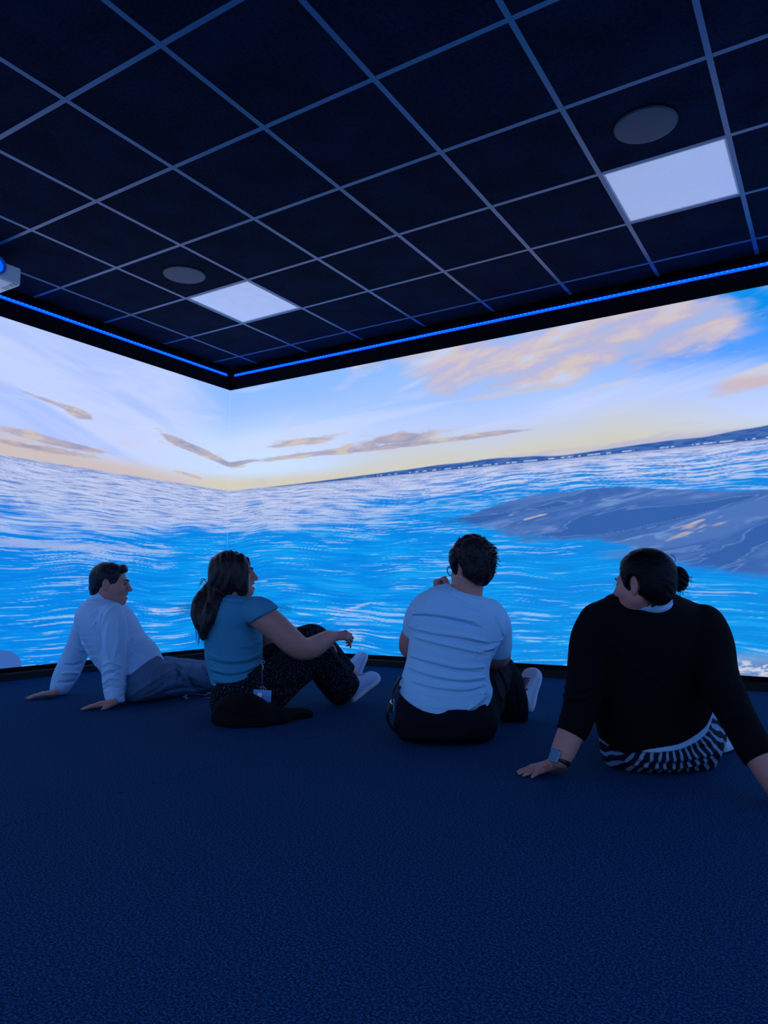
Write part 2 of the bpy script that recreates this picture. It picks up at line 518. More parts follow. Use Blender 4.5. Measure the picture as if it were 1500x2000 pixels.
# ------------------------------------------------------------------ room
T = 0.15
floor = obj('floor', box_mesh('floor', (XW - T, YS - T, -0.12), (XE + T, YW + T, -0.006)), M_black, kind='structure')
SEAM = -1.93
for lo, hi in (((XW, YS, -0.006), (SEAM - 0.0012, YW, 0.0)), ((SEAM + 0.0012, YS, -0.006), (XE, YW, 0.0))):
    obj('carpet_sheet', box_mesh('carpet_sheet', lo, hi, 0.0015), M_carpet, floor)
ceiling = obj('ceiling', box_mesh('ceiling', (XW - T, YS - T, ZC + 0.06), (XE + T, YW + T, ZC + 0.16)), M_black, kind='structure')
wl = obj('wall_left', box_mesh('wall_left', (XW - T, YS - T, 0), (XW, YW + T, ZC + 0.06)), M_black, kind='structure')
wf = obj('wall_front', box_mesh('wall_front', (XW, YW, 0), (XE, YW + T, ZC + 0.06)), M_black, kind='structure')
wr = obj('wall_right', box_mesh('wall_right', (XE, YS - T, 0), (XE + T, YW + T, ZC + 0.06)), M_black, kind='structure')
wb = obj('wall_back', box_mesh('wall_back', (XW, YS - T, 0), (XE, YS, ZC + 0.06)), M_black, kind='structure')
Z0, Z1 = 0.088, 2.532
for par, p0, p1, n, coord, mat, br, dz in (
        (wl, (XW, YW), (XW, YS), (1, 0), UL, M_left, [(2.5, 0.0048), (9, 0.04)], 0.0048),
        (wf, (XW, YW), (XE, YW), (0, -1), UF, M_front, [(4.8, 0.0046), (9, 0.04)], 0.0046),
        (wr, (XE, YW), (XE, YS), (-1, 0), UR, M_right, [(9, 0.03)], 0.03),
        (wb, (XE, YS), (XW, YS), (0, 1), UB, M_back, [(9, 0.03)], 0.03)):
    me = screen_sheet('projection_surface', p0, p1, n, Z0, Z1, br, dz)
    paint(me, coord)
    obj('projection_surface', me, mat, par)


def moulding(name, prof, p0, p1, inward, mat):
    """prof (d,z) swept along the wall foot from p0 to p1; inward = unit vector into the room"""
    p0, p1, n = Vector(p0), Vector(p1), Vector(inward)
    bm = bmesh.new()
    a = [bm.verts.new(p0 + n * d + Vector((0, 0, z))) for d, z in prof]
    c = [bm.verts.new(p1 + n * d + Vector((0, 0, z))) for d, z in prof]
    k = len(prof)
    for i in range(k):
        bm.faces.new((a[i], a[(i + 1) % k], c[(i + 1) % k], c[i]))
    bm.faces.new(a); bm.faces.new(c[::-1])
    return obj(name, bm_mesh(name, bm), mat, kind='structure')


sk = [(0, 0), (0.016, 0), (0.016, 0.046), (0.011, 0.054), (0, 0.056)]
lg_ = [(0, ZC - 0.043), (0.042, ZC - 0.043), (0.042, ZC + 0.004), (0, ZC + 0.004)]
sides = [('left', (XW, YS, 0), (XW, YW, 0), (1, 0, 0)), ('front', (XW, YW, 0), (XE, YW, 0), (0, -1, 0)),
         ('right', (XE, YW, 0), (XE, YS, 0), (-1, 0, 0)), ('back', (XE, YS, 0), (XW, YS, 0), (0, 1, 0))]
for i, (nm, a, c, n) in enumerate(sides):
    moulding('baseboard_' + nm, sk, a, c, n, M_skirt)
    moulding('trim_%d' % (i + 1), lg_, a, c, n, M_ledge)

# suspended ceiling: tiles, main tees, cross tees
GX = [-5.1155 + 0.6 * i for i in range(1, 13)]
GY = [5.364 - 0.6 * j for j in range(1, 13)]
TW = 0.012
xs = [XW + 0.04] + [g for g in GX if g < XE - 0.05] + [XE - 0.04]
ys = [YS + 0.04] + sorted(g for g in GY if g > YS + 0.05) + [YW - 0.04]
LIGHTS = {(1, 2), (6, 2)}
tile_cache = {}
for i in range(len(xs) - 1):
    for j in range(len(ys) - 1):
        x0, x1, y0, y1 = xs[i], xs[i + 1], ys[j], ys[j + 1]
        jj = len(ys) - 2 - j
        if (i, jj) in ((2, 2), (7, 2)): continue      # the two light panels
        w, d = round(x1 - x0, 4), round(y1 - y0, 4)
        if (w, d) not in tile_cache:
            me = box_mesh('ceiling_tile', (-w / 2 + 0.003, -d / 2 + 0.003, 0), (w / 2 - 0.003, d / 2 - 0.003, 0.015), 0.004)
            me.materials.append(M_tile)
            tile_cache[(w, d)] = me
        o = obj('ceiling_tile', tile_cache[(w, d)], None, ceiling)
        o.location = ((x0 + x1) / 2, (y0 + y1) / 2, ZC + 0.0015)
for x in xs[1:-1]:
    bm = bmesh.new()
    add_box(bm, (x - TW, YS + 0.03, ZC - 0.001), (x + TW, YW - 0.03, ZC + 0.0014))
    add_box(bm, (x - 0.001, YS + 0.03, ZC + 0.0014), (x + 0.001, YW - 0.03, ZC + 0.035))
    obj('main_tee', bm_mesh('main_tee', bm), M_tee, ceiling)
ct = {}
for y in ys[1:-1]:
    for i in range(len(xs) - 1):
        w = round(xs[i + 1] - xs[i], 4)
        if w not in ct:
            bm = bmesh.new()
            add_box(bm, (-w / 2 + TW + 0.0004, -TW, -0.0006), (w / 2 - TW - 0.0004, TW, 0.0014))
            add_box(bm, (-w / 2 + TW, -0.001, 0.0014), (w / 2 - TW, 0.001, 0.03))
            ct[w] = bm_mesh('cross_tee', bm)
            ct[w].materials.append(M_tee)
        o = obj('cross_tee', ct[w], None, ceiling)
        o.location = ((xs[i] + xs[i + 1]) / 2, y, ZC)

# light panels (opal diffusers, a faint emission added to brighten them)
M_opal, nt, b = new_mat('opal_diffuser')
pos = S(nt, nt.n('ShaderNodeNewGeometry').outputs['Position'])
on = nt.noise(pos, 14.0, 5.0, 0.65, 0.4)
b.inputs['Base Color'].default_value = (0.86, 0.87, 0.88, 1)
nt.plug(b.inputs['Roughness'], nt.step(0.3, 0.7, on, 0.16, 0.34))
b.inputs['IOR'].default_value = 1.9
OPAL_EMIT = b.inputs['Emission Strength']
b.inputs['Emission Color'].default_value = (*lin(190, 204, 246), 1)
OPAL_EMIT.default_value = 0.30
bp = nt.n('ShaderNodeBump'); bp.inputs['Strength'].default_value = 0.05; bp.inputs['Distance'].default_value = 0.01
nt.plug(bp.inputs['Height'], on); nt.t.links.new(bp.outputs[0], b.inputs['Normal'])
M_alu = simple('painted_frame', (0.62, 0.64, 0.68), 0.4, spec=0.5)
for (i, lab) in ((2, 'smaller-looking square white light panel in the dark ceiling, nearer the corner of the room'), (7, 'larger-looking square white light panel in the dark ceiling, above the black cardigan woman')):
    x0, x1 = xs[i] + TW, xs[i + 1] - TW
    y1, y0 = ys[len(ys) - 1 - 2] - TW, ys[len(ys) - 1 - 3] + TW
    e = obj('ceiling_light', None, None, None, lab, 'ceiling light', 'light panels in the suspended ceiling')
    e.location = ((x0 + x1) / 2, (y0 + y1) / 2, ZC)
    hx, hy = (x1 - x0) / 2, (y1 - y0) / 2
    bm = bmesh.new()
    for lo, hi in (((-hx, -hy, 0), (hx, -hy + 0.009, 0.03)), ((-hx, hy - 0.009, 0), (hx, hy, 0.03)), ((-hx, -hy + 0.009, 0), (-hx + 0.009, hy - 0.009, 0.03)), ((hx - 0.009, -hy + 0.009, 0), (hx, hy - 0.009, 0.03))):
        add_box(bm, lo, hi)
    obj('frame', bm_mesh('frame', bm), M_alu, e)
    obj('diffuser', box_mesh('diffuser', (-hx + 0.009, -hy + 0.009, 0.003), (hx - 0.009, hy - 0.009, 0.009)), M_opal, e)

# ceiling loudspeakers
M_mesh, nt, b = new_mat('speaker_mesh')
x, y, z = nt.sep(S(nt, nt.n('ShaderNodeNewGeometry').outputs['Position']))
hx_ = ((x * 260.0).frac() - 0.5).abs().max(((y * 260.0).frac() - 0.5).abs())
nt.plug(b.inputs['Base Color'], nt.mix(nt.step(0.25, 0.4, hx_), (0.002, 0.008, 0.018), (0.016, 0.06, 0.12)))
b.inputs['Roughness'].default_value = 0.5
b.inputs['Metallic'].default_value = 0.3
for (cx, cy, lab) in ((-3.622, 3.279, 'round flush loudspeaker grille in the ceiling beside the smaller light panel'), (-0.627, 3.279, 'round flush loudspeaker grille in the ceiling beside the larger light panel')):
    e = obj('ceiling_speaker', None, None, None, lab, 'speaker', 'loudspeakers in the ceiling')
    e.location = (cx, cy, ZC)
    bm = bmesh.new()
    lathe(bm, [(0.139, 0.002), (0.145, 0.002), (0.1455, -0.001), (0.144, -0.0025), (0.139, -0.0025), (0.139, 0.002)], 64, Matrix())
    obj('rim', bm_mesh('rim', bm, True), M_black, e)
    bm = bmesh.new()
    lathe(bm, [(0, -0.0032), (0.08, -0.0031), (0.125, -0.0028), (0.139, -0.0022), (0.139, 0.001), (0, 0.001)], 64, Matrix())
    obj('grille', bm_mesh('grille', bm, True), M_mesh, e)

# LED strips along the top of each wall, under the ledge
M_led, nt, b = new_mat('led_chips')
b.inputs['Base Color'].default_value = (0.02, 0.1, 0.3, 1)
b.inputs['Emission Color'].default_value = (0.01, 0.22, 1.0, 1)
b.inputs['Emission Strength'].default_value = 1.6
M_led.cycles.emission_sampling = 'NONE'
M_tape, nt, b = new_mat('led_tape')
b.inputs['Base Color'].default_value = (0.02, 0.08, 0.4, 1)
b.inputs['Emission Color'].default_value = (0.0, 0.020, 1.0, 1)
b.inputs['Emission Strength'].default_value = 7.0
for (nm, a, c, n) in sides:
    a, c, n = Vector(a), Vector(c), Vector(n)
    dirv = (c - a).normalized()
    a = a + dirv * 0.05; c = c - dirv * 0.05
    L = (c - a).length
    zt = ZC - 0.048
    Mx = Matrix((( dirv.x, n.x, 0, a.x), (dirv.y, n.y, 0, a.y), (0, 0, 1, 0), (0, 0, 0, 1)))
    e = obj('led_strip', None, None, None, {'left': 'thin glowing blue light strip along the top of the wall beside the projector', 'front': 'thin glowing blue light strip along the top of the far wall with the rocks', 'right': 'thin glowing blue light strip along the top of the right-hand wall', 'back': 'thin glowing blue light strip along the top of the wall behind the camera'}[nm], 'light strip', 'blue light strips under the ceiling')
    bm = bmesh.new(); add_box(bm, (0, 0.001, zt - 0.022), (L, 0.004, zt - 0.001), 0, Mx)
    obj('tape', bm_mesh('tape', bm), M_tape, e)
    k = int(L / 0.033)
    v0 = np.array([(sx, sy, sz) for sx in (0, 1) for sy in (0, 1) for sz in (0, 1)], float)
    f0 = np.array([(0, 1, 3, 2), (4, 6, 7, 5), (0, 4, 5, 1), (2, 3, 7, 6), (0, 2, 6, 4), (1, 5, 7, 3)])
    V, Fc = [], []
    for q in range(k):
        p = v0 * (0.012, 0.003, 0.007) + (0.01 + q * 0.033, 0.004, zt - 0.009)
        V.append(p); Fc.append(f0 + 8 * q)
    V = np.concatenate(V); Fc = np.concatenate(Fc)
    R3 = np.array(Mx.to_3x3())
    V = V @ R3.T + np.array((a.x, a.y, 0))
    obj('led_chips', mesh_np('led_chips', V, Fc, False), M_led, e, kind='stuff')

# double wall sockets, the projection falling on them painted in as a dimmer glow
M_dark = simple('dark_hole', (0.004, 0.004, 0.006), 0.8)
for (cx, cy, n, coord, lab) in ((None, YW - 0.515, 'left', UL, 'double wall socket low on the wall behind the ponytailed woman, under the projection'), (XW + 0.715, None, 'front', UF, 'double wall socket low on the far wall beyond the teal top, under the projection')):
    e = obj('wall_socket', None, None, None, lab, 'socket', 'double sockets behind the projection')
    M = Matrix(((0, 1, 0, XW + 0.002), (-1, 0, 0, cy), (0, 0, 1, 0.45), (0, 0, 0, 1))) if n == 'left' else Matrix(((1, 0, 0, cx), (0, 1, 0, YW - 0.002), (0, 0, 1, 0.45), (0, 0, 0, 1)))
    sgn = 1 if n == 'left' else -1
    def bx(lo, hi, bev=0.0):
        bm = bmesh.new()
        lo2 = (lo[0], min(sgn * lo[1], sgn * hi[1]), lo[2]); hi2 = (hi[0], max(sgn * lo[1], sgn * hi[1]), hi[2])
        add_box(bm, lo2, hi2, bev, M)
        return bm_mesh('p', bm)
    e.location = M.translation
    Mi = Matrix.Translation(-Vector(M.translation))
    def add(nm, me, mat):
        me.transform(Mi); return obj(nm, me, mat, e)
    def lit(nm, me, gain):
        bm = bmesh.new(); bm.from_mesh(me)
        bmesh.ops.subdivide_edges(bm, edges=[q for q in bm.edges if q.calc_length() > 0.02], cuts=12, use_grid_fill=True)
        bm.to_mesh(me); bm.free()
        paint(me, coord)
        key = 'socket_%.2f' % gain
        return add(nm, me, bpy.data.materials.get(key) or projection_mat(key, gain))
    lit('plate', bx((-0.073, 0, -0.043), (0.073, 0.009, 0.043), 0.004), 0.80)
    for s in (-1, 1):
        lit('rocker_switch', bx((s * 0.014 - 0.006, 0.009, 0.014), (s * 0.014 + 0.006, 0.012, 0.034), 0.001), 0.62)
        for (px_, pz_, w_, h_) in ((0.036, 0.006, 0.0025, 0.005), (0.025, -0.016, 0.004, 0.002), (0.047, -0.016, 0.004, 0.002)):
            add('pin_hole', bx((s * px_ - w_, 0.0088, pz_ - h_), (s * px_ + w_, 0.0094, pz_ + h_)), M_dark)

# projector under the ceiling at the left edge of view
M_pj = simple('projector_case', (0.70, 0.72, 0.74), 0.42, spec=0.5, var=0.04, vscale=40)
M_glass, nt, b = new_mat('projector_lens')
b.inputs['Base Color'].default_value = (0.02, 0.08, 0.35, 1)
b.inputs['Roughness'].default_value = 0.06
b.inputs['Emission Color'].default_value = (0.0, 0.10, 1.0, 1)
b.inputs['Emission Strength'].default_value = 1.2
PX, PY, PZ = PROJECTOR = (-4.30, 2.335, 2.60)
e = obj('projector', None, None, None, 'white box projector hung below the ceiling at the left edge, blue lens', 'projector')
e.location = PROJECTOR
obj('body', box_mesh('body', (-0.30, -0.21, -0.058), (0.0, 0.21, 0.058), 0.010), M_pj, e)
Mr = Matrix.Translation((0.0, 0.045, 0.018)) @ Matrix.Rotation(math.pi / 2, 4, 'Y')
bm = bmesh.new(); lathe(bm, [(0.046, -0.004), (0.062, -0.004), (0.062, 0.016), (0.057, 0.020), (0.048, 0.020), (0.046, 0.012), (0.046, -0.004)], 40, Mr)
obj('lens_ring', bm_mesh('lens_ring', bm, True), simple('lens_ring', (0.04, 0.16, 0.45), 0.4), e)
bm = bmesh.new(); lathe(bm, [(0, 0.016), (0.02, 0.0145), (0.036, 0.010), (0.046, 0.004), (0.046, -0.003), (0, -0.003)], 40, Mr)
obj('lens', bm_mesh('lens', bm, True), M_glass, e)
bm = bmesh.new()
for k in range(7): add_box(bm, (-0.012 - 0.02 * k, 0.16, -0.0586), (-0.003 - 0.02 * k, 0.195, -0.0576))
obj('vent_slots', bm_mesh('vent_slots', bm), simple('vent_slot', (0.2, 0.2, 0.22), 0.6), e)
for sx in (-0.26, -0.05):
    for sy in (-0.17, 0.17):
        bm = bmesh.new(); lathe(bm, [(0, -0.068), (0.009, -0.068), (0.011, -0.06), (0.011, -0.057), (0, -0.057)], 16, Matrix.Translation((sx, sy, 0)))
        obj('foot', bm_mesh('foot', bm), M_alu, e)
bm = bmesh.new(); add_box(bm, (-0.24, -0.09, 0.058), (-0.08, 0.09, 0.068), 0.002)
obj('mount_plate', bm_mesh('mount_plate', bm), M_alu, e)
bm = bmesh.new(); lathe(bm, [(0, 0.066), (0.021, 0.066), (0.021, ZC - PZ - 0.006), (0.05, ZC - PZ - 0.004), (0.05, ZC - PZ - 0.0005), (0, ZC - PZ - 0.0005)], 28, Matrix.Translation((-0.16, 0, 0)))
obj('mount_pole', bm_mesh('mount_pole', bm, True), M_alu, e)


# ------------------------------------------------------------------ bodies and clothes: signed distance fields turned into one surface each
RV = np.array((0.8489, 0.5285, 0.0))       # to the right across the room
FV = np.array((-0.5285, 0.8489, 0.0))      # away from the photographer
UP = np.array((0.0, 0.0, 1.0))


def V3(*a): return np.array(a, float)
def nrm(v): v = np.asarray(v, float); return v / (np.linalg.norm(v) + 1e-12)


def ell(c, r, M=None):
    c = np.asarray(c, float); r = np.asarray(r, float)
    M = np.eye(3) if M is None else M            # columns = local axes
    ext = np.sqrt((np.abs(M) ** 2) @ (r ** 2))

    def fn(X, Y, Z):
        x, y, z = X - c[0], Y - c[1], Z - c[2]
        a = (x * M[0, 0] + y * M[1, 0] + z * M[2, 0]) / r[0]
        b = (x * M[0, 1] + y * M[1, 1] + z * M[2, 1]) / r[1]
        e = (x * M[0, 2] + y * M[1, 2] + z * M[2, 2]) / r[2]
        k0 = np.sqrt(a * a + b * b + e * e)
        k1 = np.sqrt((a / r[0]) ** 2 + (b / r[1]) ** 2 + (e / r[2]) ** 2) + 1e-6
        return k0 * (k0 - 1.0) / k1
    return fn, c - ext, c + ext


def cap(a, b, ra, rb=None):
    a, b = np.asarray(a, float), np.asarray(b, float)
    rb = ra if rb is None else rb
    d = b - a
    L2 = d @ d + 1e-12
    m = max(ra, rb)

    def fn(X, Y, Z):
        x, y, z = X - a[0], Y - a[1], Z - a[2]
        t = np.clip((x * d[0] + y * d[1] + z * d[2]) / L2, 0, 1)
        return np.sqrt((x - t * d[0]) ** 2 + (y - t * d[1]) ** 2 + (z - t * d[2]) ** 2) - (ra + (rb - ra) * t)
    return fn, np.minimum(a, b) - m, np.maximum(a, b) + m


def beyond(pt, n, R):
    """the part of a ball round pt that lies past the plane through pt: trims a sleeve to a clean hem"""
    pt, n = np.asarray(pt, float), nrm(n)

    def fn(X, Y, Z):
        x, y, z = X - pt[0], Y - pt[1], Z - pt[2]
        return np.maximum(-(x * n[0] + y * n[1] + z * n[2]), np.sqrt(x * x + y * y + z * z) - R)
    return fn, pt - R, pt + R


def crom(P, n):
    """Catmull-Rom subdivision of an (m,k) array"""
    P = np.asarray(P, float)
    Q = np.concatenate([[2 * P[0] - P[1]], P, [2 * P[-1] - P[-2]]])
    out = []
    for i in range(1, len(Q) - 2):
        p0, p1, p2, p3 = Q[i - 1:i + 3]
        for t in np.linspace(0, 1, n, endpoint=False):
            out.append(0.5 * ((2 * p1) + (p2 - p0) * t + (2 * p0 - 5 * p1 + 4 * p2 - p3) * t * t + (3 * p1 - p0 - 3 * p2 + p3) * t ** 3))
    out.append(Q[-2])
    return np.array(out)


def limb(pts, n=4):
    """pts: [(point, radius), ...] -> list of capsules along a smooth curve"""
    A = crom([list(p) + [r] for p, r in pts], n)
    return [cap(A[i, :3], A[i + 1, :3], max(A[i, 3], 0.003), max(A[i + 1, 3], 0.003)) for i in range(len(A) - 1)]


def loft(rings, off=0.0, n=3, pw=2.3, capf=0.25):
    """rings: [(A, B, th)] opposite edge points and half thickness across; one swept elliptic body"""
    R = crom([list(a) + list(b) + [t] for a, b, t in rings], n)
    C = (R[:, 0:3] + R[:, 3:6]) / 2
    U = (R[:, 3:6] - R[:, 0:3]) / 2
    ru = np.linalg.norm(U, axis=1)
    U = U / ru[:, None]
    ru = ru + off
    rw = R[:, 6] + off
    ax = np.gradient(C, axis=0)
    ax -= U * (ax * U).sum(1)[:, None]
    W = np.cross(ax, U)
    W /= np.linalg.norm(W, axis=1)[:, None]
    m = max(ru.max(), rw.max())

    def fn(X, Y, Z):
        best = None
        for i in range(len(C) - 1):
            d = C[i + 1] - C[i]
            um = nrm(U[i] + U[i + 1])
            dp = d - um * (d @ um)
            L = np.linalg.norm(dp); dn = dp / L
            x, y, z = X - C[i, 0], Y - C[i, 1], Z - C[i, 2]
            s = x * dn[0] + y * dn[1] + z * dn[2]
            t = np.clip(s / L, 0, 1)
            qn = s - t * L
            x = x - t * d[0]; y = y - t * d[1]; z = z - t * d[2]
            u0, u1, w0, w1 = U[i], U[i + 1] - U[i], W[i], W[i + 1] - W[i]
            a = x * (u0[0] + t * u1[0]) + y * (u0[1] + t * u1[1]) + z * (u0[2] + t * u1[2])
            b = x * (w0[0] + t * w1[0]) + y * (w0[1] + t * w1[1]) + z * (w0[2] + t * w1[2])
            RU = ru[i] + t * (ru[i + 1] - ru[i]); RW = rw[i] + t * (rw[i + 1] - rw[i])
            e = ((np.abs(a) / RU) ** pw + (np.abs(b) / RW) ** pw) ** (1 / pw)
            k0 = np.sqrt(e * e + (qn / (capf * np.minimum(RU, RW))) ** 2) + 1e-6
            v = np.sqrt(a * a + b * b + qn * qn) * (1 - 1 / k0)
            v = np.where(k0 < 0.3, -np.minimum(RU, RW) * 0.6, v)
            best = v if best is None else np.minimum(best, v)
        return best
    return fn, C.min(0) - m, C.max(0) + m


def rbox(c, half, M, rad):
    c = np.asarray(c, float)
    h = np.asarray(half, float)
    ext = np.abs(M) @ h

    def fn(X, Y, Z):
        x, y, z = X - c[0], Y - c[1], Z - c[2]
        q = [np.abs(x * M[0, i] + y * M[1, i] + z * M[2, i]) - (h[i] - rad) for i in range(3)]
        out = np.sqrt(sum(np.maximum(v, 0) ** 2 for v in q))
        return out + np.minimum(np.maximum(np.maximum(q[0], q[1]), q[2]), 0) - rad
    return fn, c - ext, c + ext


class Field:
    def __init__(self, lo, hi, h=0.005):
        self.h = h
        self.lo = np.asarray(lo, float)
        n = np.ceil((np.asarray(hi, float) - self.lo) / h).astype(int) + 1
        self.n = n
        self.d = np.full(n, 0.5, np.float32)

    @classmethod
    def around(cls, prims, h=0.005, pad=0.03):
        return cls(np.min([p[1] for p in prims], 0) - pad, np.max([p[2] for p in prims], 0) + pad, h)

    def grid(self, lo, hi):
        i0 = np.clip(np.floor((np.asarray(lo) - self.lo) / self.h).astype(int), 0, self.n)
        i1 = np.clip(np.ceil((np.asarray(hi) - self.lo) / self.h).astype(int) + 1, 0, self.n)
        sl = tuple(slice(a, b) for a, b in zip(i0, i1))
        g = [(self.lo[k] + self.h * np.arange(i0[k], i1[k])).astype(np.float32) for k in range(3)]
        return sl, g[0][:, None, None], g[1][None, :, None], g[2][None, None, :]

    def add(self, prim, k=0.012, margin=0.03):
        for p in (prim if isinstance(prim, list) else [prim]):
            fn, lo, hi = p
            sl, X, Y, Z = self.grid(lo - margin - k, hi + margin + k)
            if min(self.d[sl].shape) == 0: continue
            v = fn(X, Y, Z).astype(np.float32)
            a = self.d[sl]
            h = np.maximum(k - np.abs(a - v), 0) / max(k, 1e-6)
            self.d[sl] = np.minimum(a, v) - h * h * k * 0.25
        return self

    def cut(self, prim, k=0.006, margin=0.02):
        for p in (prim if isinstance(prim, list) else [prim]):
            fn, lo, hi = p
            sl, X, Y, Z = self.grid(lo - margin, hi + margin)
            if min(self.d[sl].shape) == 0: continue
            v = -fn(X, Y, Z).astype(np.float32)
            a = self.d[sl]
            h = np.maximum(k - np.abs(a - v), 0) / max(k, 1e-6)
            self.d[sl] = np.maximum(a, v) + h * h * k * 0.25
        return self

    def keep(self, pt, n, k=0.004):
        """keep the side the normal points away from"""
        n = nrm(n)
        sl, X, Y, Z = self.grid(self.lo, self.lo + self.h * self.n)
        v = ((X - pt[0]) * n[0] + (Y - pt[1]) * n[1] + (Z - pt[2]) * n[2]).astype(np.float32)
        h = np.maximum(k - np.abs(self.d - v), 0) / k
        self.d = np.maximum(self.d, v) + h * h * k * 0.25
        return self

    def floor(self, z=0.003): return self.keep((0, 0, z), (0, 0, -1), 0.008)

    def fold(self, pts, amp, width, reach=0.30):
        width = width * 1.55
        """raise (amp>0) or crease a line running over the side of the cloth that faces the room's middle"""
        P = crom(pts, 3) if len(pts) > 2 else np.asarray(pts, float)
        a2 = np.stack([P @ RV, P[:, 2]], 1)
        dep = (P @ FV).mean()
        m = 3 * width
        sl, X, Y, Z = self.grid(P.min(0) - m - reach, P.max(0) + m + reach)
        r = X * RV[0] + Y * RV[1] + 0 * Z
        f = X * FV[0] + Y * FV[1] + 0 * Z
        best = np.full(r.shape, 9.0, np.float32)
        for i in range(len(a2) - 1):
            d = a2[i + 1] - a2[i]
            L2 = d @ d + 1e-9
            t = np.clip(((r - a2[i, 0]) * d[0] + (Z - a2[i, 1]) * d[1]) / L2, 0, 1)
            q = (r - a2[i, 0] - t * d[0]) ** 2 + (Z - a2[i, 1] - t * d[1]) ** 2
            taper = np.sin(np.pi * np.clip((i + t) / (len(a2) - 1), 0.04, 0.96)) ** 0.7
            e = np.sqrt(q) / taper
            best = np.minimum(best, e)
        w = np.exp(-(best / width) ** 2) * (f < dep + 0.10)
        self.d[sl] -= (amp * w).astype(np.float32)
        return self

    def hem(self, pts, k=0.004, fmin=-1e9, flip=False):
        """take away everything below a line (points left to right) on the side seen from the room's middle"""
        P = crom(pts, 4)
        pr, pz = P @ RV, P[:, 2]
        sl, X, Y, Z = self.grid(self.lo, self.lo + self.h * self.n)
        r = X * RV[0] + Y * RV[1]
        lim = np.interp(r.ravel(), pr, pz, left=-9, right=-9).reshape(r.shape).astype(np.float32)
        v = np.where(lim > -5, (lim - Z) * 0.8, -1.0).astype(np.float32)
        if flip: v = np.where(lim > -5, -v, 0.5)
        if fmin > -1e8:
            v = np.where(X * FV[0] + Y * FV[1] + 0 * Z > fmin, v, -1.0)
        h = np.maximum(k - np.abs(self.d - v), 0) / k
        self.d = np.maximum(self.d, v) + h * h * k * 0.25
        return self

    def ripple(self, amp, freq, seed=0, direc=None):
        """soft irregular unevenness of cloth"""
        sl, X, Y, Z = self.grid(self.lo, self.lo + self.h * self.n)
        rs = np.random.RandomState(seed)
        near = np.abs(self.d) < 0.03
        idx = np.nonzero(near)
        x, y, z = X[idx[0], 0, 0], Y[0, idx[1], 0], Z[0, 0, idx[2]]
        t = np.zeros(len(x), np.float32)
        for q in range(9):
            k = rs.randn(3)
            if direc is not None: k = k * 0.45 + np.asarray(direc) * rs.randn() * 1.3
            k = k * freq * (0.6 + 0.9 * rs.rand())
            t += np.sin(x * k[0] + y * k[1] + z * k[2] + rs.rand() * 6.28)
        self.d[idx] -= amp * t / 3.0
        return self

    def surface(self, name, mat, parent=None, **kw):
        d, h = self.d, self.h
        s = d < 0
        c = np.zeros(np.array(d.shape) - 1, np.uint8)
        cs = [(i, j, k) for i in (0, 1) for j in (0, 1) for k in (0, 1)]
        sub = lambda a, o: a[o[0]:a.shape[0] - 1 + o[0], o[1]:a.shape[1] - 1 + o[1], o[2]:a.shape[2] - 1 + o[2]]
        for o in cs: c += sub(s, o)
        mixed = (c > 0) & (c < 8)
        I = np.argwhere(mixed)
        acc = np.zeros((len(I), 3), np.float32)
        cnt = np.zeros(len(I), np.float32)
        val = {o: d[I[:, 0] + o[0], I[:, 1] + o[1], I[:, 2] + o[2]] for o in cs}
        for o in cs:
            for ax in range(3):
                if o[ax]: continue
                q = list(o); q[ax] = 1; q = tuple(q)
                a, b = val[o], val[q]
                m = (a < 0) != (b < 0)
                t = np.where(m, a / np.where(m, a - b, 1), 0)
                pos = np.tile(np.array(o, np.float32), (len(I), 1))
                pos[:, ax] += t
                acc += pos * m[:, None]
                cnt += m
        v = (I + acc / cnt[:, None]) * h + self.lo
        vid = np.full(mixed.shape, -1, np.int32)
        vid[mixed] = np.arange(len(I))
        F_ = []
        for ax in range(3):
            lo_ = [slice(1, -1)] * 3; hi_ = [slice(1, -1)] * 3
            lo_[ax] = slice(0, -1); hi_[ax] = slice(1, None)
            a, b = s[tuple(lo_)], s[tuple(hi_)]
            E = np.argwhere(a != b)
            inside = a[a != b]
            base = E + 1; base[:, ax] = E[:, ax]
            o1, o2 = (ax + 1) % 3, (ax + 2) % 3
            def at(d1, d2):
                q = base.copy(); q[:, o1] -= d1; q[:, o2] -= d2
                return vid[q[:, 0], q[:, 1], q[:, 2]]
            Q = np.stack([at(1, 1), at(0, 1), at(0, 0), at(1, 0)], 1)
            Q[~inside] = Q[~inside][:, ::-1]
            F_.append(Q)
        F_ = np.concatenate(F_)
        F_ = F_[(F_ >= 0).all(1)]
        return obj(name, mesh_np(name, v, F_), mat, parent, **kw)


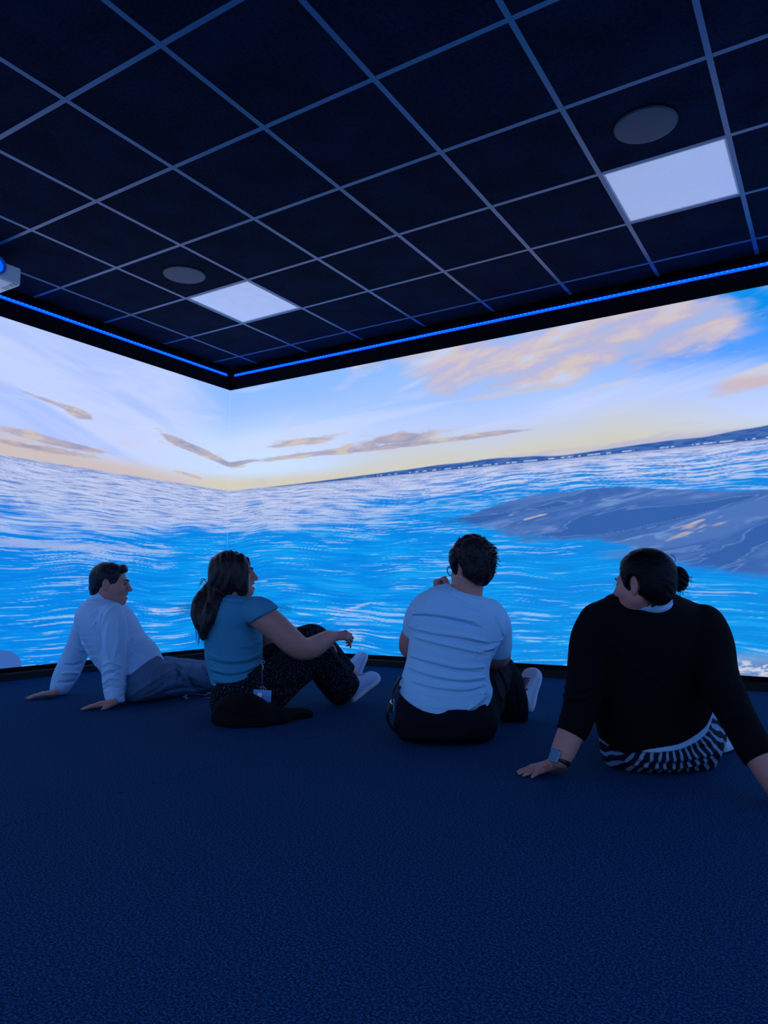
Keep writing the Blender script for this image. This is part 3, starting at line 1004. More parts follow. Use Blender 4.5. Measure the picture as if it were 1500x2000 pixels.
def sweep(P, rads, sides=6, flat=None, closed=False):
    """tube along P (m,3); rads per point; flat=(normal, ratio) makes a ribbon"""
    P = np.asarray(P, float); m = len(P)
    rads = np.broadcast_to(np.asarray(rads, float), (m,))
    T_ = np.gradient(P, axis=0)
    T_ /= np.linalg.norm(T_, axis=1)[:, None] + 1e-12
    ref = nrm(flat[0]) if flat is not None else nrm(np.cross(T_[0], (0.31, 0.52, 0.79)))
    V_ = []
    for i in range(m):
        a = ref - T_[i] * (ref @ T_[i]); a = nrm(a)
        if flat is None: ref = a
        b = np.cross(T_[i], a)
        for k in range(sides):
            g = 2 * math.pi * (k + 0.5) / sides
            ca, sb = math.cos(g), math.sin(g)
            if flat is not None: ca *= flat[1]
            V_.append(P[i] + rads[i] * (a * ca + b * sb))
    F_ = []
    for i in range(m - 1):
        for k in range(sides):
            F_.append((i * sides + k, i * sides + (k + 1) % sides, (i + 1) * sides + (k + 1) % sides, (i + 1) * sides + k))
    if sides == 4 or sides == 6:
        if sides == 4:
            F_.append((3, 2, 1, 0)); F_.append(tuple((m - 1) * 4 + k for k in range(4)))
        else:
            e = (m - 1) * 6
            F_ += [(3, 2, 1, 0), (5, 4, 3, 0), (e, e + 1, e + 2, e + 3), (e, e + 3, e + 4, e + 5)]
    return np.array(V_), np.array(F_)


def join(parts):
    V_, F_, o = [], [], 0
    for v, f in parts:
        V_.append(v); F_.append(f + o); o += len(v)
    return np.concatenate(V_), np.concatenate(F_)


def tubes(name, lst, mat, parent=None, **kw):
    return obj(name, mesh_np(name, *join(lst)), mat, parent, **kw)


def frame(fwd, up):
    f = nrm(fwd)
    r = nrm(np.cross(f, up))
    u = np.cross(r, f)
    return np.stack([r, f, u], 1)        # columns: right, forward, up


def head(B, c, M, s=1.0, mouth=0.0, nose=1.0, jaw=1.0):
    """head in B; c = midpoint between the eyes' level and the ears; M = frame"""
    c = np.asarray(c, float)
    w = lambda x, y, z: c + M @ (np.array((x, y, z)) * s)
    E = lambda p, r: ell(w(*p), np.array(r) * s, M)
    K = lambda a, b, ra, rb=None: cap(w(*a), w(*b), ra * s, (ra if rb is None else rb) * s)
    B.add(E((0, -0.014, 0.030), (0.073, 0.094, 0.084)), 0.02)
    B.add(E((0, 0.028, -0.030), (0.058, 0.062, 0.082)), 0.025)
    for q in (-1, 1):
        B.add(K((q * 0.046, 0.004, -0.058), (q * 0.012, 0.066, -0.097), 0.024 * jaw, 0.017), 0.03)
        B.add(E((q * 0.038, 0.052, -0.032), (0.024, 0.028, 0.026)), 0.02)
        B.add(K((q * 0.012, 0.088, 0.016), (q * 0.042, 0.073, 0.016), 0.009, 0.008), 0.016)
        B.cut(E((q * 0.031, 0.097, -0.003), (0.017, 0.018, 0.011)), 0.014)
        B.add(E((q * 0.031, 0.074, -0.002), (0.0135, 0.012, 0.012)), 0.004)
        B.cut(K((q * 0.024, 0.088, -0.001), (q * 0.038, 0.084, -0.001), 0.0026), 0.003)
    B.add(E((0, 0.070, -0.100), (0.020, 0.019, 0.016)), 0.02)
    B.add(K((0, 0.087, 0.010), (0, 0.110 + 0.002 * nose, -0.034), 0.0085, 0.0115), 0.012)
    for q in (-1, 1): B.add(E((q * 0.012, 0.098, -0.040), (0.009, 0.012, 0.008)), 0.008)
    B.cut([E((q * 0.008, 0.101, -0.048), (0.004, 0.005, 0.004)) for q in (-1, 1)], 0.004)
    m = 0.006 + mouth
    B.add([K((-0.020, 0.080, -0.062), (0, 0.0935, -0.060 + mouth * 0.2), 0.006, 0.0075), K((0, 0.0935, -0.060 + mouth * 0.2), (0.020, 0.080, -0.062), 0.0075, 0.006)], 0.008)
    B.add([K((-0.018, 0.080, -0.068 - m * 0.5), (0, 0.091, -0.070 - m), 0.006, 0.008), K((0, 0.091, -0.070 - m), (0.018, 0.080, -0.068 - m * 0.5), 0.008, 0.006)], 0.008)
    zc = -0.0655 - m * 0.45
    B.cut([K((-0.021, 0.086, zc), (0, 0.0985, zc), 0.0022 + mouth * 0.5), K((0, 0.0985, zc), (0.021, 0.086, zc), 0.0022 + mouth * 0.5)], 0.004)
    for q in (-1, 1):
        Me = M @ np.array([[math.cos(0.35 * q), -math.sin(0.35 * q), 0], [math.sin(0.35 * q), math.cos(0.35 * q), 0], [0, 0, 1]])
        B.add(ell(w(q * 0.076, -0.012, -0.008), np.array((0.009, 0.018, 0.031)) * s, Me), 0.006)
        B.add(ell(w(q * 0.075, -0.008, -0.034), np.array((0.007, 0.010, 0.011)) * s, Me), 0.006)
        B.cut(ell(w(q * 0.084, -0.008, -0.010), np.array((0.006, 0.009, 0.016)) * s, Me), 0.004)
    return w


def face_parts(w, M, s, parent, eye_mat, brow_mat, both=True):
    for q in (-1, 1):
        c = w(q * 0.031, 0.0805, -0.001)
        bm = bmesh.new()
        bmesh.ops.create_icosphere(bm, subdivisions=3, radius=0.0085 * s, matrix=Matrix.Translation(c))
        obj('eye', bm_mesh('eye', bm, True), eye_mat, parent)
        P = crom([w(q * 0.014, 0.0965, 0.017), w(q * 0.030, 0.0925, 0.023), w(q * 0.047, 0.077, 0.017)], 5)
        tubes('eyebrow', [sweep(P, np.linspace(0.0042, 0.002, len(P)) * s, 6)], brow_mat, parent)


def hand(B, wrist, fwd, up, right=True, s=1.0, spread=1.0, curls=((8, 12, 10),) * 4, thumb=(0.6, 0.0), k=0.006, drop=0.0):
    """adds a hand; returns finger tips. up = back of the hand"""
    f = nrm(fwd)
    n = nrm(np.asarray(up, float) - f * (np.asarray(up, float) @ f))
    L = np.cross(n, f) * (1 if right else -1)
    wrist = np.asarray(wrist, float)
    tips = []
    lat = (0.028, 0.0095, -0.0095, -0.027)
    kn = (0.090, 0.094, 0.089, 0.079)
    ln = ((0.043, 0.026, 0.021), (0.047, 0.029, 0.022), (0.043, 0.027, 0.021), (0.034, 0.021, 0.018))
    an = (0.13, 0.03, -0.08, -0.22)
    for i in range(4):
        K = wrist + f * kn[i] * s + L * lat[i] * s - n * drop
        B.add(cap(wrist + L * lat[i] * 0.55 * s + f * 0.008 * s, K, 0.0150 * s, 0.0105 * s), 0.014)
        B.add(ell(K, np.array((0.0112,) * 3) * s), 0.006)
        g = nrm(f + L * math.tan(an[i] * spread))
        p, r, ang = K, 0.0094 - 0.0007 * (i == 3), 0.0
        for j in range(3):
            ang += math.radians(curls[i][j])
            q = p + (g * math.cos(ang) - n * math.sin(ang)) * ln[i][j] * s
            B.add(cap(p, q, r * s, (r - 0.0011) * s), k if j == 0 else 0.003)
            p, r = q, r - 0.0011
        tips.append((p, nrm(q - K), n))
    a = wrist + f * 0.022 * s + L * 0.018 * s - n * 0.005 * s
    b = a + (f * 0.030 + L * 0.026 - n * (0.006 + thumb[1])) * s
    c = b + (f * (0.030 * thumb[0] + 0.012) + L * (0.022 * (1 - thumb[0]) + 0.006) - n * thumb[1]) * s
    e = c + (f * 0.024 + L * 0.004 - n * (0.004 + thumb[1])) * s
    B.add([cap(a, b, 0.0150 * s, 0.0120 * s)], 0.014)
    B.add([cap(b, c, 0.0112 * s, 0.0100 * s), cap(c, e, 0.0100 * s, 0.0078 * s)], 0.004)
    tips.append((e, nrm(e - c), n))
    return tips


def hair_strand(P, r0, r1=0.0004, n=5):
    Q = crom(P, n)
    return sweep(Q, np.linspace(r0, r1, len(Q)), 4)


def shoe(parent, heel, toe, up, W=0.094, s=1.2, upper=None, sole=None, lace=None, laces=5, lace_r=0.0028, chunky=0.0):
    """trainer from heel to toe (points on the sole), up = out of the foot"""
    heel, toe = np.asarray(heel, float), np.asarray(toe, float)
    f = nrm(toe - heel); L = np.linalg.norm(toe - heel)
    n = nrm(np.asarray(up, float) - f * (np.asarray(up, float) @ f))
    r = np.cross(f, n)
    p = lambda a, b, c: heel + f * a * L + r * b * (0.5 + 0.5 * s) + n * c * s
    def rg(a, w, z0, z1, tw): return (p(a, 0, z0), p(a, 0, z1), w * (0.5 + 0.5 * s))
    h0 = 0.024 + chunky
    U_ = [rg(0.03, 0.026, h0 - 0.006, 0.078, 0), rg(0.12, 0.034, h0 - 0.008, 0.090, 0), rg(0.28, 0.036, h0 - 0.008, 0.094, 0), rg(0.45, 0.038, h0 - 0.008, 0.082, 0), rg(0.62, 0.043, h0 - 0.008, 0.066, 0), rg(0.80, 0.045, h0 - 0.008, 0.054, 0), rg(0.93, 0.036, h0 - 0.006, 0.046, 0), rg(0.985, 0.020, h0 - 0.004, 0.036, 0)]
    F1 = Field.around([loft(U_)], 0.004)
    F1.add(loft(U_, 0, 3, 2.6))
    F1.add(cap(p(0.19, 0, 0.085), p(0.20, 0, 0.112), 0.036, 0.040), 0.02)
    F1.cut(cap(p(0.19, 0, 0.100), p(0.20, 0, 0.140), 0.028, 0.034), 0.006)
    u_ = F1.surface('shoe', upper, parent)
    ol = [rg(0.0, 0.026, 0, h0, 0), rg(0.04, 0.034, 0, h0, 0), rg(0.2, 0.040, 0, h0, 0), rg(0.45, 0.040, 0, h0, 0), rg(0.7, 0.048, 0, h0, 0), rg(0.88, 0.044, 0, h0 + 0.002, 0), rg(0.98, 0.028, 0.004, h0 + 0.006, 0), rg(1.0, 0.014, 0.010, h0 + 0.006, 0)]
    F2 = Field.around([loft(ol)], 0.004)
    F2.add(loft(ol, 0, 3, 5.0))
    F2.surface('sole', sole, u_)
    lc = []
    for i in range(laces):
        a = 0.36 + 0.30 * i / max(1, laces - 1)
        z = 0.094 - 0.085 * (a - 0.28) * 1.0
        b = 0.030
        lc.append(sweep(crom([p(a, -b, z - 0.016), p(a + 0.012, -b * 0.5, z + 0.001), p(a + 0.02, 0, z + 0.004), p(a + 0.012, b * 0.5, z + 0.001), p(a, b, z - 0.016)], 4), lace_r, 6))
    lc.append(sweep(crom([p(0.36, 0, 0.096), p(0.33, 0.022, 0.104), p(0.36, 0.036, 0.092), p(0.40, 0.028, 0.088)], 4), lace_r, 6))
    lc.append(sweep(crom([p(0.36, 0, 0.096), p(0.33, -0.024, 0.103), p(0.37, -0.037, 0.089), p(0.42, -0.030, 0.084)], 4), lace_r, 6))
    tubes('laces', lc, lace, u_)
    return p


# materials of the people
M_skin = simple('skin', (0.54, 0.23, 0.19), 0.5, spec=0.35, var=0.10, vscale=60, bump=0.05, bscale=500)
M_eye, nt, b = new_mat('eye_surface')
b.inputs['Base Color'].default_value = (0.05, 0.045, 0.05, 1); b.inputs['Roughness'].default_value = 0.1
M_nail = simple('nail', (0.62, 0.40, 0.36), 0.25, spec=0.5)
M_teeth = simple('teeth', (0.75, 0.74, 0.72), 0.25, spec=0.5)


def cloth(name, col, var=0.12, weave=900.0, rough=0.85, bump=0.25, sheen=0.0):
    return simple(name, col, rough, spec=0.15, var=var, vscale=35, bump=bump, bscale=weave, sheen=sheen)


def hair_mat(name, dark, light, scale=(1, 1, 1), spec=0.2):
    m, nt, b = new_mat(name)
    pos = S(nt, nt.n('ShaderNodeNewGeometry').outputs['Position'])
    x, y, z = nt.sep(pos)
    n = nt.noise(nt.vec(x * 160.0 * scale[0], y * 160.0 * scale[1], z * 160.0 * scale[2]), 1.0, 3.0, 0.6)
    nt.plug(b.inputs['Base Color'], nt.mix(nt.step(0.35, 0.7, n), dark, light))
    b.inputs['Roughness'].default_value = 0.42
    b.inputs['Specular IOR Level'].default_value = spec
    bp = nt.n('ShaderNodeBump'); bp.inputs['Strength'].default_value = 0.5; bp.inputs['Distance'].default_value = 0.004
    nt.plug(bp.inputs['Height'], n); nt.t.links.new(bp.outputs[0], b.inputs['Normal'])
    return m


# ------------------------------------------------------------------ person 1: man in a white shirt, leaning back on his hands
def man():
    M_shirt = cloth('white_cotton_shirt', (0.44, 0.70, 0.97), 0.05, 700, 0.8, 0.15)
    M_trous = cloth('grey_trousers', (0.09, 0.17, 0.30), 0.15, 700)
    M_belt = simple('black_belt', (0.01, 0.012, 0.018), 0.4)
    M_hair = hair_mat('man_hair', (0.006, 0.009, 0.016), (0.022, 0.030, 0.046), (1, 1, 0.5))
    M_brow = simple('man_brow', (0.03, 0.03, 0.04), 0.8)
    rings = [((-3.6379,2.7065,0.5908), (-3.5468,2.7632,0.5700), 0.065), ((-3.7015,2.6670,0.5410), (-3.4900,2.7986,0.5170), 0.155), ((-3.7265,2.6514,0.4649), (-3.4424,2.8282,0.4321), 0.185),
             ((-3.6978,2.6693,0.3599), (-3.4028,2.8529,0.3563), 0.18), ((-3.6466,2.7011,0.2496), (-3.3540,2.8832,0.3068), 0.17), ((-3.5884,2.7373,0.1456), (-3.3121,2.9093,0.2285), 0.17),
             ((-3.5246,2.7535,0.0735), (-3.2827,2.9041,0.1759), 0.17), ((-3.4784,2.7822,0.0164), (-3.2543,2.9217,0.1300), 0.17)]
    near = [((-3.4434,2.6627,0.4842), 0.064), ((-3.4025,2.6410,0.4102), 0.066), ((-3.3798,2.6316,0.3006), 0.058), ((-3.3655,2.6287,0.1861), 0.055), ((-3.3520,2.6253,0.1001), 0.048), ((-3.3368,2.6230,0.0311), 0.043)]
    far = [((-3.7914,2.7759,0.4834), 0.062), ((-3.8588,2.7811,0.3695), 0.062), ((-3.9038,2.7766,0.2559), 0.062), ((-3.9416,2.7531,0.1472), 0.066), ((-3.9612,2.7291,0.0762), 0.052), ((-3.9686,2.7127,0.0327), 0.042)]
    leg1 = [((-3.3059,2.7954,0.1230), 0.108), ((-3.3342,3.0251,0.0967), 0.098), ((-3.3610,3.2322,0.0821), 0.083), ((-3.3692,3.3920,0.0680), 0.070), ((-3.3847,3.6415,0.0477), 0.058), ((-3.4098,3.8614,0.0235), 0.048)]
    leg2 = [((-3.4579,2.9599,0.1342), 0.105), ((-3.4777,3.1949,0.1066), 0.095), ((-3.4981,3.4296,0.0820), 0.076), ((-3.4855,3.6023,0.0656), 0.064), ((-3.4733,3.7866,0.0548), 0.052), ((-3.4919,3.9752,0.0423), 0.046)]
    hc = (-3.5578,2.7328,0.6612)
    Mh = frame(RV * 0.98 + FV * 0.16 - UP * 0.04, UP + RV * -0.06)
    # body: one surface
    allp = [loft(rings)] + limb(near) + limb(far) + limb(leg1) + limb(leg2)
    lo = np.min([p[1] for p in allp], 0) - 0.22; hi = np.max([p[2] for p in allp], 0) + 0.22
    B = Field(lo, hi, 0.0046)
    B.add(loft(rings, -0.016), 0.02)
    B.add(limb([(p, r - 0.018) for p, r in near]), 0.02)
    B.add(limb([(p, r - 0.022) for p, r in far]), 0.02)
    B.add(limb([(p, r - 0.030) for p, r in leg1]) + limb([(p, r - 0.028) for p, r in leg2]), 0.02)
    B.add(limb([((-3.5887,2.7254,0.5761), 0.060), ((-3.5668,2.7272,0.6289), 0.058), ((-3.5552,2.7344,0.6582), 0.055)]), 0.02)
    w = head(B, hc, Mh, 1.0, mouth=0.006)
    B.add(limb([((-3.4202,3.8314,0.0259), 0.03), ((-3.4105,3.8727,0.0223), 0.03)]), 0.01)
    hand(B, (-3.2763,2.5758,0.0340), -RV * 0.96 - FV * 0.26 - UP * 0.10, UP, True, 0.98, 1.2, ((6, 10, 4),) * 4, (0.3, 0.010))
    hand(B, (-3.8579,2.6279,0.0360), -RV * 0.98 - FV * 0.16 - UP * 0.10, UP, False, 0.98, 1.0, ((6, 10, 4),) * 4, (0.5, 0.006))
    B.floor()
    body = B.surface('person', M_skin, None, label='man in white shirt and grey trousers sitting on the carpet, leaning back on both hands', cat='person')
    face_parts(w, Mh, 1.0, body, M_eye, M_brow)
    # shirt
    H = Field.around([loft(rings)] + limb(near) + limb(far), 0.0048, 0.05)
    H.add(loft(rings[:7]), 0.01)
    H.add(limb(near), 0.022); H.add(limb(far), 0.022)
    for pts, a, wd in (
            ([(-3.4117,2.5882,0.5677), (-3.4462,2.5667,0.5317), (-3.4967,2.5353,0.4763)], 0.006, 0.007), ([(-3.3949,2.5987,0.5621), (-3.4311,2.5761,0.5039), (-3.4758,2.5483,0.4209)], 0.006, 0.007), ([(-3.3711,2.6135,0.5621), (-3.4088,2.5900,0.4761), (-3.4199,2.5831,0.3794)], 0.008, 0.007),
            ([(-3.4211,2.5823,0.4900), (-3.4270,2.5787,0.3794), (-3.4064,2.5915,0.2557)], -0.012, 0.008), ([(-3.3170,2.6471,0.5036), (-3.3050,2.6546,0.4205), (-3.3116,2.6505,0.3241)], -0.009, 0.007),
            ([(-3.4004,2.5952,0.2147), (-3.3611,2.6197,0.2419), (-3.3178,2.6466,0.2145)], 0.009, 0.006), ([(-3.4012,2.5947,0.1655), (-3.3599,2.6204,0.2036), (-3.3167,2.6473,0.1762)], 0.009, 0.006), ([(-3.3951,2.5985,0.1220), (-3.3584,2.6213,0.1545), (-3.3205,2.6449,0.1463)], 0.009, 0.006),
            ([(-3.3940,2.5992,0.0893), (-3.3524,2.6251,0.1110), (-3.3190,2.6459,0.0973)], -0.008, 0.006), ([(-3.3971,2.5973,0.1846), (-3.3591,2.6209,0.1763), (-3.3175,2.6468,0.2035)], -0.007, 0.005),
            ([(-3.3837,2.6056,0.4345), (-3.3878,2.6031,0.3380), (-3.3710,2.6135,0.2556)], 0.007, 0.009), ([(-3.3438,2.6304,0.4482), (-3.3314,2.6382,0.3516), (-3.3431,2.6309,0.2692)], 0.006, 0.008),
            ([(-3.2953,2.6606,0.4122), (-3.2714,2.6755,0.4066), (-3.2330,2.6994,0.3899)], 0.006, 0.006), ([(-3.2973,2.6594,0.3185), (-3.2547,2.6859,0.3184), (-3.1880,2.7274,0.3018)], 0.007, 0.007), ([(-3.3059,2.6540,0.2911), (-3.2596,2.6828,0.2417), (-3.2086,2.7146,0.1869)], 0.008, 0.006),
            ([(-3.3060,2.6540,0.2144), (-3.2466,2.6909,0.1979), (-3.1763,2.7347,0.2141)], -0.008, 0.007), ([(-3.3046,2.6549,0.1653), (-3.2499,2.6889,0.1461), (-3.1871,2.7280,0.1759)], 0.008, 0.007), ([(-3.3150,2.6484,0.1190), (-3.2722,2.6750,0.1053), (-3.2214,2.7066,0.1378)], 0.007, 0.006),
            ([(-3.3129,2.6497,0.3653), (-3.2701,2.6763,0.3597), (-3.2034,2.7178,0.3458)], -0.006, 0.006), ([(-3.6620,2.6680,0.3380), (-3.6298,2.6880,0.2658), (-3.5927,2.7111,0.1938)], 0.008, 0.007), ([(-3.6809,2.6562,0.3815), (-3.6367,2.6838,0.3235), (-3.6099,2.7004,0.2658)], -0.007, 0.006),
            ([(-3.8760,2.6526,0.1839), (-3.8327,2.6795,0.1779), (-3.7953,2.7028,0.1955)], -0.010, 0.006), ([(-3.8892,2.6444,0.1311), (-3.8489,2.6694,0.1369), (-3.7979,2.7012,0.1250)], 0.010, 0.006), ([(-3.8243,2.6848,0.2957), (-3.7927,2.7044,0.2661), (-3.7624,2.7233,0.2719)], 0.007, 0.006), ([(-3.9026,2.6360,0.0843), (-3.8670,2.6582,0.0784), (-3.8169,2.6894,0.0900)], -0.012, 0.006)):
        H.fold(pts, a, wd)
    H.ripple(0.0016, 26, 3)
    H.keep((-3.2972,2.7772,0.1311), nrm(np.array((-3.3320,2.8734,0.0730)) - np.array((-3.4602,2.7936,0.2366))))
    H.floor(0.004)
    H.cut(cap(np.array((-3.3373,2.6227,0.0473)), np.array((-3.3296,2.6216,0.0103)), 0.030, 0.034), 0.003)
    H.cut([cap(np.array((-3.5743,2.7225,0.6289)), np.array((-3.5656,2.7280,0.6700)), 0.062, 0.075)], 0.004)
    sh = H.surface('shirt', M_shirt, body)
    # collar and cuffs
    cl = []
    for k, (o, zz) in enumerate(((0.0, 0.0),)):
        N = 28
        c0, ax = np.array((-3.5892,2.7251,0.5908)), nrm(np.array((-3.5736,2.7289,0.6289)) - np.array((-3.6001,2.7242,0.5643)))
        a1 = nrm(np.cross(ax, FV)); a2 = np.cross(ax, a1)
        V_, F_ = [], []
        prof = [(0.067, -0.016), (0.066, 0.010), (0.064, 0.026), (0.067, 0.028), (0.073, 0.010), (0.080, -0.010), (0.077, -0.012)]
        for i in range(N + 1):
            g = 2 * math.pi * i / N
            for rr, hh in prof: V_.append(c0 + (a1 * math.cos(g) + a2 * math.sin(g)) * rr * (1.0 + 0.05 * math.cos(g)) + ax * (hh - 0.006 * math.cos(g)))
        m = len(prof)
        for i in range(N):
            for j in range(m): F_.append((i * m + j, i * m + (j + 1) % m, (i + 1) * m + (j + 1) % m, (i + 1) * m + j))
        cl.append((np.array(V_), np.array(F_)))
    tubes('collar', cl, M_shirt, sh)
    C_ = Field.around(limb([((-3.3519,2.6254,0.0947), 0.052), ((-3.3367,2.6231,0.0284), 0.050)]), 0.004)
    C_.add(limb([((-3.3489,2.6273,0.0757), 0.044), ((-3.3345,2.6244,0.0338), 0.046)], 2), 0.004)
    C_.cut(cap((-3.3370,2.6229,0.0365), (-3.3269,2.6233,-0.0005), 0.036, 0.040), 0.003)
    C_.keep((-3.2980,2.5932,0.0220), (0, 0, -1))
    C_.surface('cuff', M_shirt, sh)
    C_ = Field.around(limb([((-3.9633,2.7278,0.0642), 0.060), ((-3.9705,2.6880,0.0176), 0.055)]), 0.004)
    C_.add(limb([((-3.9683,2.7247,0.0582), 0.046), ((-3.9761,2.7081,0.0237), 0.044)], 2), 0.004)
    C_.cut(cap((-3.9736,2.7097,0.0267), (-3.9859,2.6961,-0.0053), 0.034, 0.036), 0.003)
    C_.add(ell((-3.9534,2.6751,0.0471), (0.022, 0.02, 0.030)), 0.012)
    C_.floor(0.012)
    C_.surface('cuff', M_shirt, sh)
    # trousers
    pel = [rings[5], rings[6], rings[7], ((-3.4335,2.8102,-0.0007), (-3.2289,2.9375,0.1013), 0.15)]
    G = Field.around([loft(pel)] + limb(leg1) + limb(leg2), 0.005, 0.04)
    G.add(loft(pel, 0.002), 0.02); G.add(limb(leg1), 0.02); G.add(limb(leg2), 0.015)
    for pts, a, wd in (([(-3.2156,2.8280,0.1476), (-3.2655,2.9147,0.1844), (-3.2253,2.9397,0.1585), (-3.2241,2.9405,0.1070)], -0.013, 0.010), ([(-3.2531,2.8046,0.1059), (-3.2793,2.9061,0.1415), (-3.2357,2.9333,0.1786)], 0.010, 0.007), ([(-3.3242,2.7604,0.0587), (-3.2535,2.8044,0.1198), (-3.2953,2.8962,0.1874)], 0.008, 0.006),
                       ([(-3.2575,2.9197,0.0558), (-3.2596,3.0362,0.0594), (-3.3184,3.2352,0.0203)], -0.012, 0.007), ([(-3.1846,2.9651,0.1069), (-3.2839,3.1388,0.0579), (-3.3054,3.2433,0.0325)], -0.014, 0.007), ([(-3.2875,3.0189,0.1707), (-3.2564,3.0382,0.1413), (-3.2455,3.0450,0.1061)], 0.008, 0.006), ([(-3.2419,3.0472,0.1735), (-3.2855,3.1379,0.1297), (-3.2640,3.1512,0.0937)], 0.008, 0.006), ([(-3.2655,3.1503,0.1687), (-3.2390,3.1668,0.1416), (-3.2857,3.2555,0.1059)], 0.008, 0.006), ([(-3.2757,2.7906,0.0475), (-3.2235,2.8231,0.0779), (-3.2587,2.9190,0.1071)], -0.008, 0.006)):
        G.fold(pts, a, wd)
    G.ripple(0.002, 30, 5)
    G.keep(np.array((-3.4033,2.8290,0.1532)), -nrm(np.array((-3.3320,2.8734,0.0730)) - np.array((-3.4602,2.7936,0.2366))))
    G.keep((-3.4202,3.8314,0.0259), nrm(RV + FV))
    G.floor(0.002)
    tr = G.surface('trousers', M_trous, body)
    W_ = Field.around([loft(rings[4:])], 0.005, 0.03)
    W_.add(loft(rings[4:], 0.002), 0.01)
    hn = nrm(np.array((-3.3320,2.8734,0.0730)) - np.array((-3.4602,2.7936,0.2366)))
    W_.keep(np.array((-3.3675,2.8513,0.1074)), hn); W_.keep(np.array((-3.3854,2.8401,0.1303)), -hn)
    W_.floor(0.002)
    W_.surface('belt', M_belt, tr)
    # hair: short, combed forward over the brow
    E = Field.around([ell(hc, (0.12, 0.13, 0.14), Mh)], 0.003)
    E.add(ell(w(0, -0.018, 0.031), (0.081, 0.101, 0.091), Mh), 0.01)
    E.add(ell(w(0, -0.075, -0.035), (0.058, 0.038, 0.055), Mh), 0.03)
    E.add(cap(w(-0.03, 0.062, 0.088), w(0.03, 0.066, 0.088), 0.020, 0.020), 0.03)
    E.add(cap(w(0.0, 0.072, 0.086), w(0.022, 0.084, 0.074), 0.016, 0.008), 0.02)
    E.cut(ell(w(0, 0.088, -0.004), (0.080, 0.058, 0.070), Mh), 0.012)
    E.cut(ell(w(0, 0.05, -0.085), (0.09, 0.085, 0.07), Mh), 0.010)
    for q in (-1, 1): E.cut(ell(w(q * 0.080, -0.010, -0.012), (0.022, 0.021, 0.034), Mh), 0.006)
    E.keep(w(0, -0.06, -0.078), Mh @ np.array((0, 0.2, -1)))
    E.ripple(0.0012, 160, 8, (0.3, 0.3, 0.1))
    E.surface('hair', M_hair, body)
    # shoes behind the others
    M_sole = simple('dark_sole', (0.02, 0.02, 0.025), 0.6)
    M_leather = simple('dark_leather', (0.02, 0.018, 0.02), 0.35)
    shoe(body, (-3.2251,3.6535,0.0040), np.array((-3.2251,3.6535,0.0040)) + UP * 0.24 + FV * 0.09 + RV * 0.08, -RV * 0.5 - FV * 0.8 + UP * 0.3, 0.09, 1.0, M_leather, M_sole, M_leather, 4)
    return body


man()

# grey cloth strap lying by the man's leg
M_strap = cloth('grey_webbing', (0.16, 0.24, 0.36), 0.1, 500, 0.7)
st_ = obj('strap', None, None, None, 'crumpled grey lanyard strap lying on the carpet beside the grey trouser leg', 'strap')
st_.location = (-3.1997,3.0806,0.0000)
off = -np.array((-3.1997,3.0806,0.0000))
def rib(pts, wd, nrml, n=6, flat=0.10): return sweep(crom([np.array(p) + off for p in pts], n), wd, 8 if False else 6, (np.asarray(nrml, float), flat))
tubes('webbing', [rib([(-3.1734,2.9811,0.0060), (-3.2291,3.0135,0.0120), (-3.2304,3.0417,0.0200), (-3.1839,3.0607,0.0240), (-3.1649,3.0988,0.0120), (-3.2099,3.2004,0.0140)], 0.011, UP), rib([(-3.1269,3.0541,0.0060), (-3.0911,3.0667,0.0100), (-3.0892,3.1298,0.0080)], 0.010, UP), rib([(-3.2836,3.1893,0.0100), (-3.1815,3.1432,0.0200), (-3.1582,3.1908,0.0100)], 0.010, UP + RV * 0.3)], M_strap, st_)


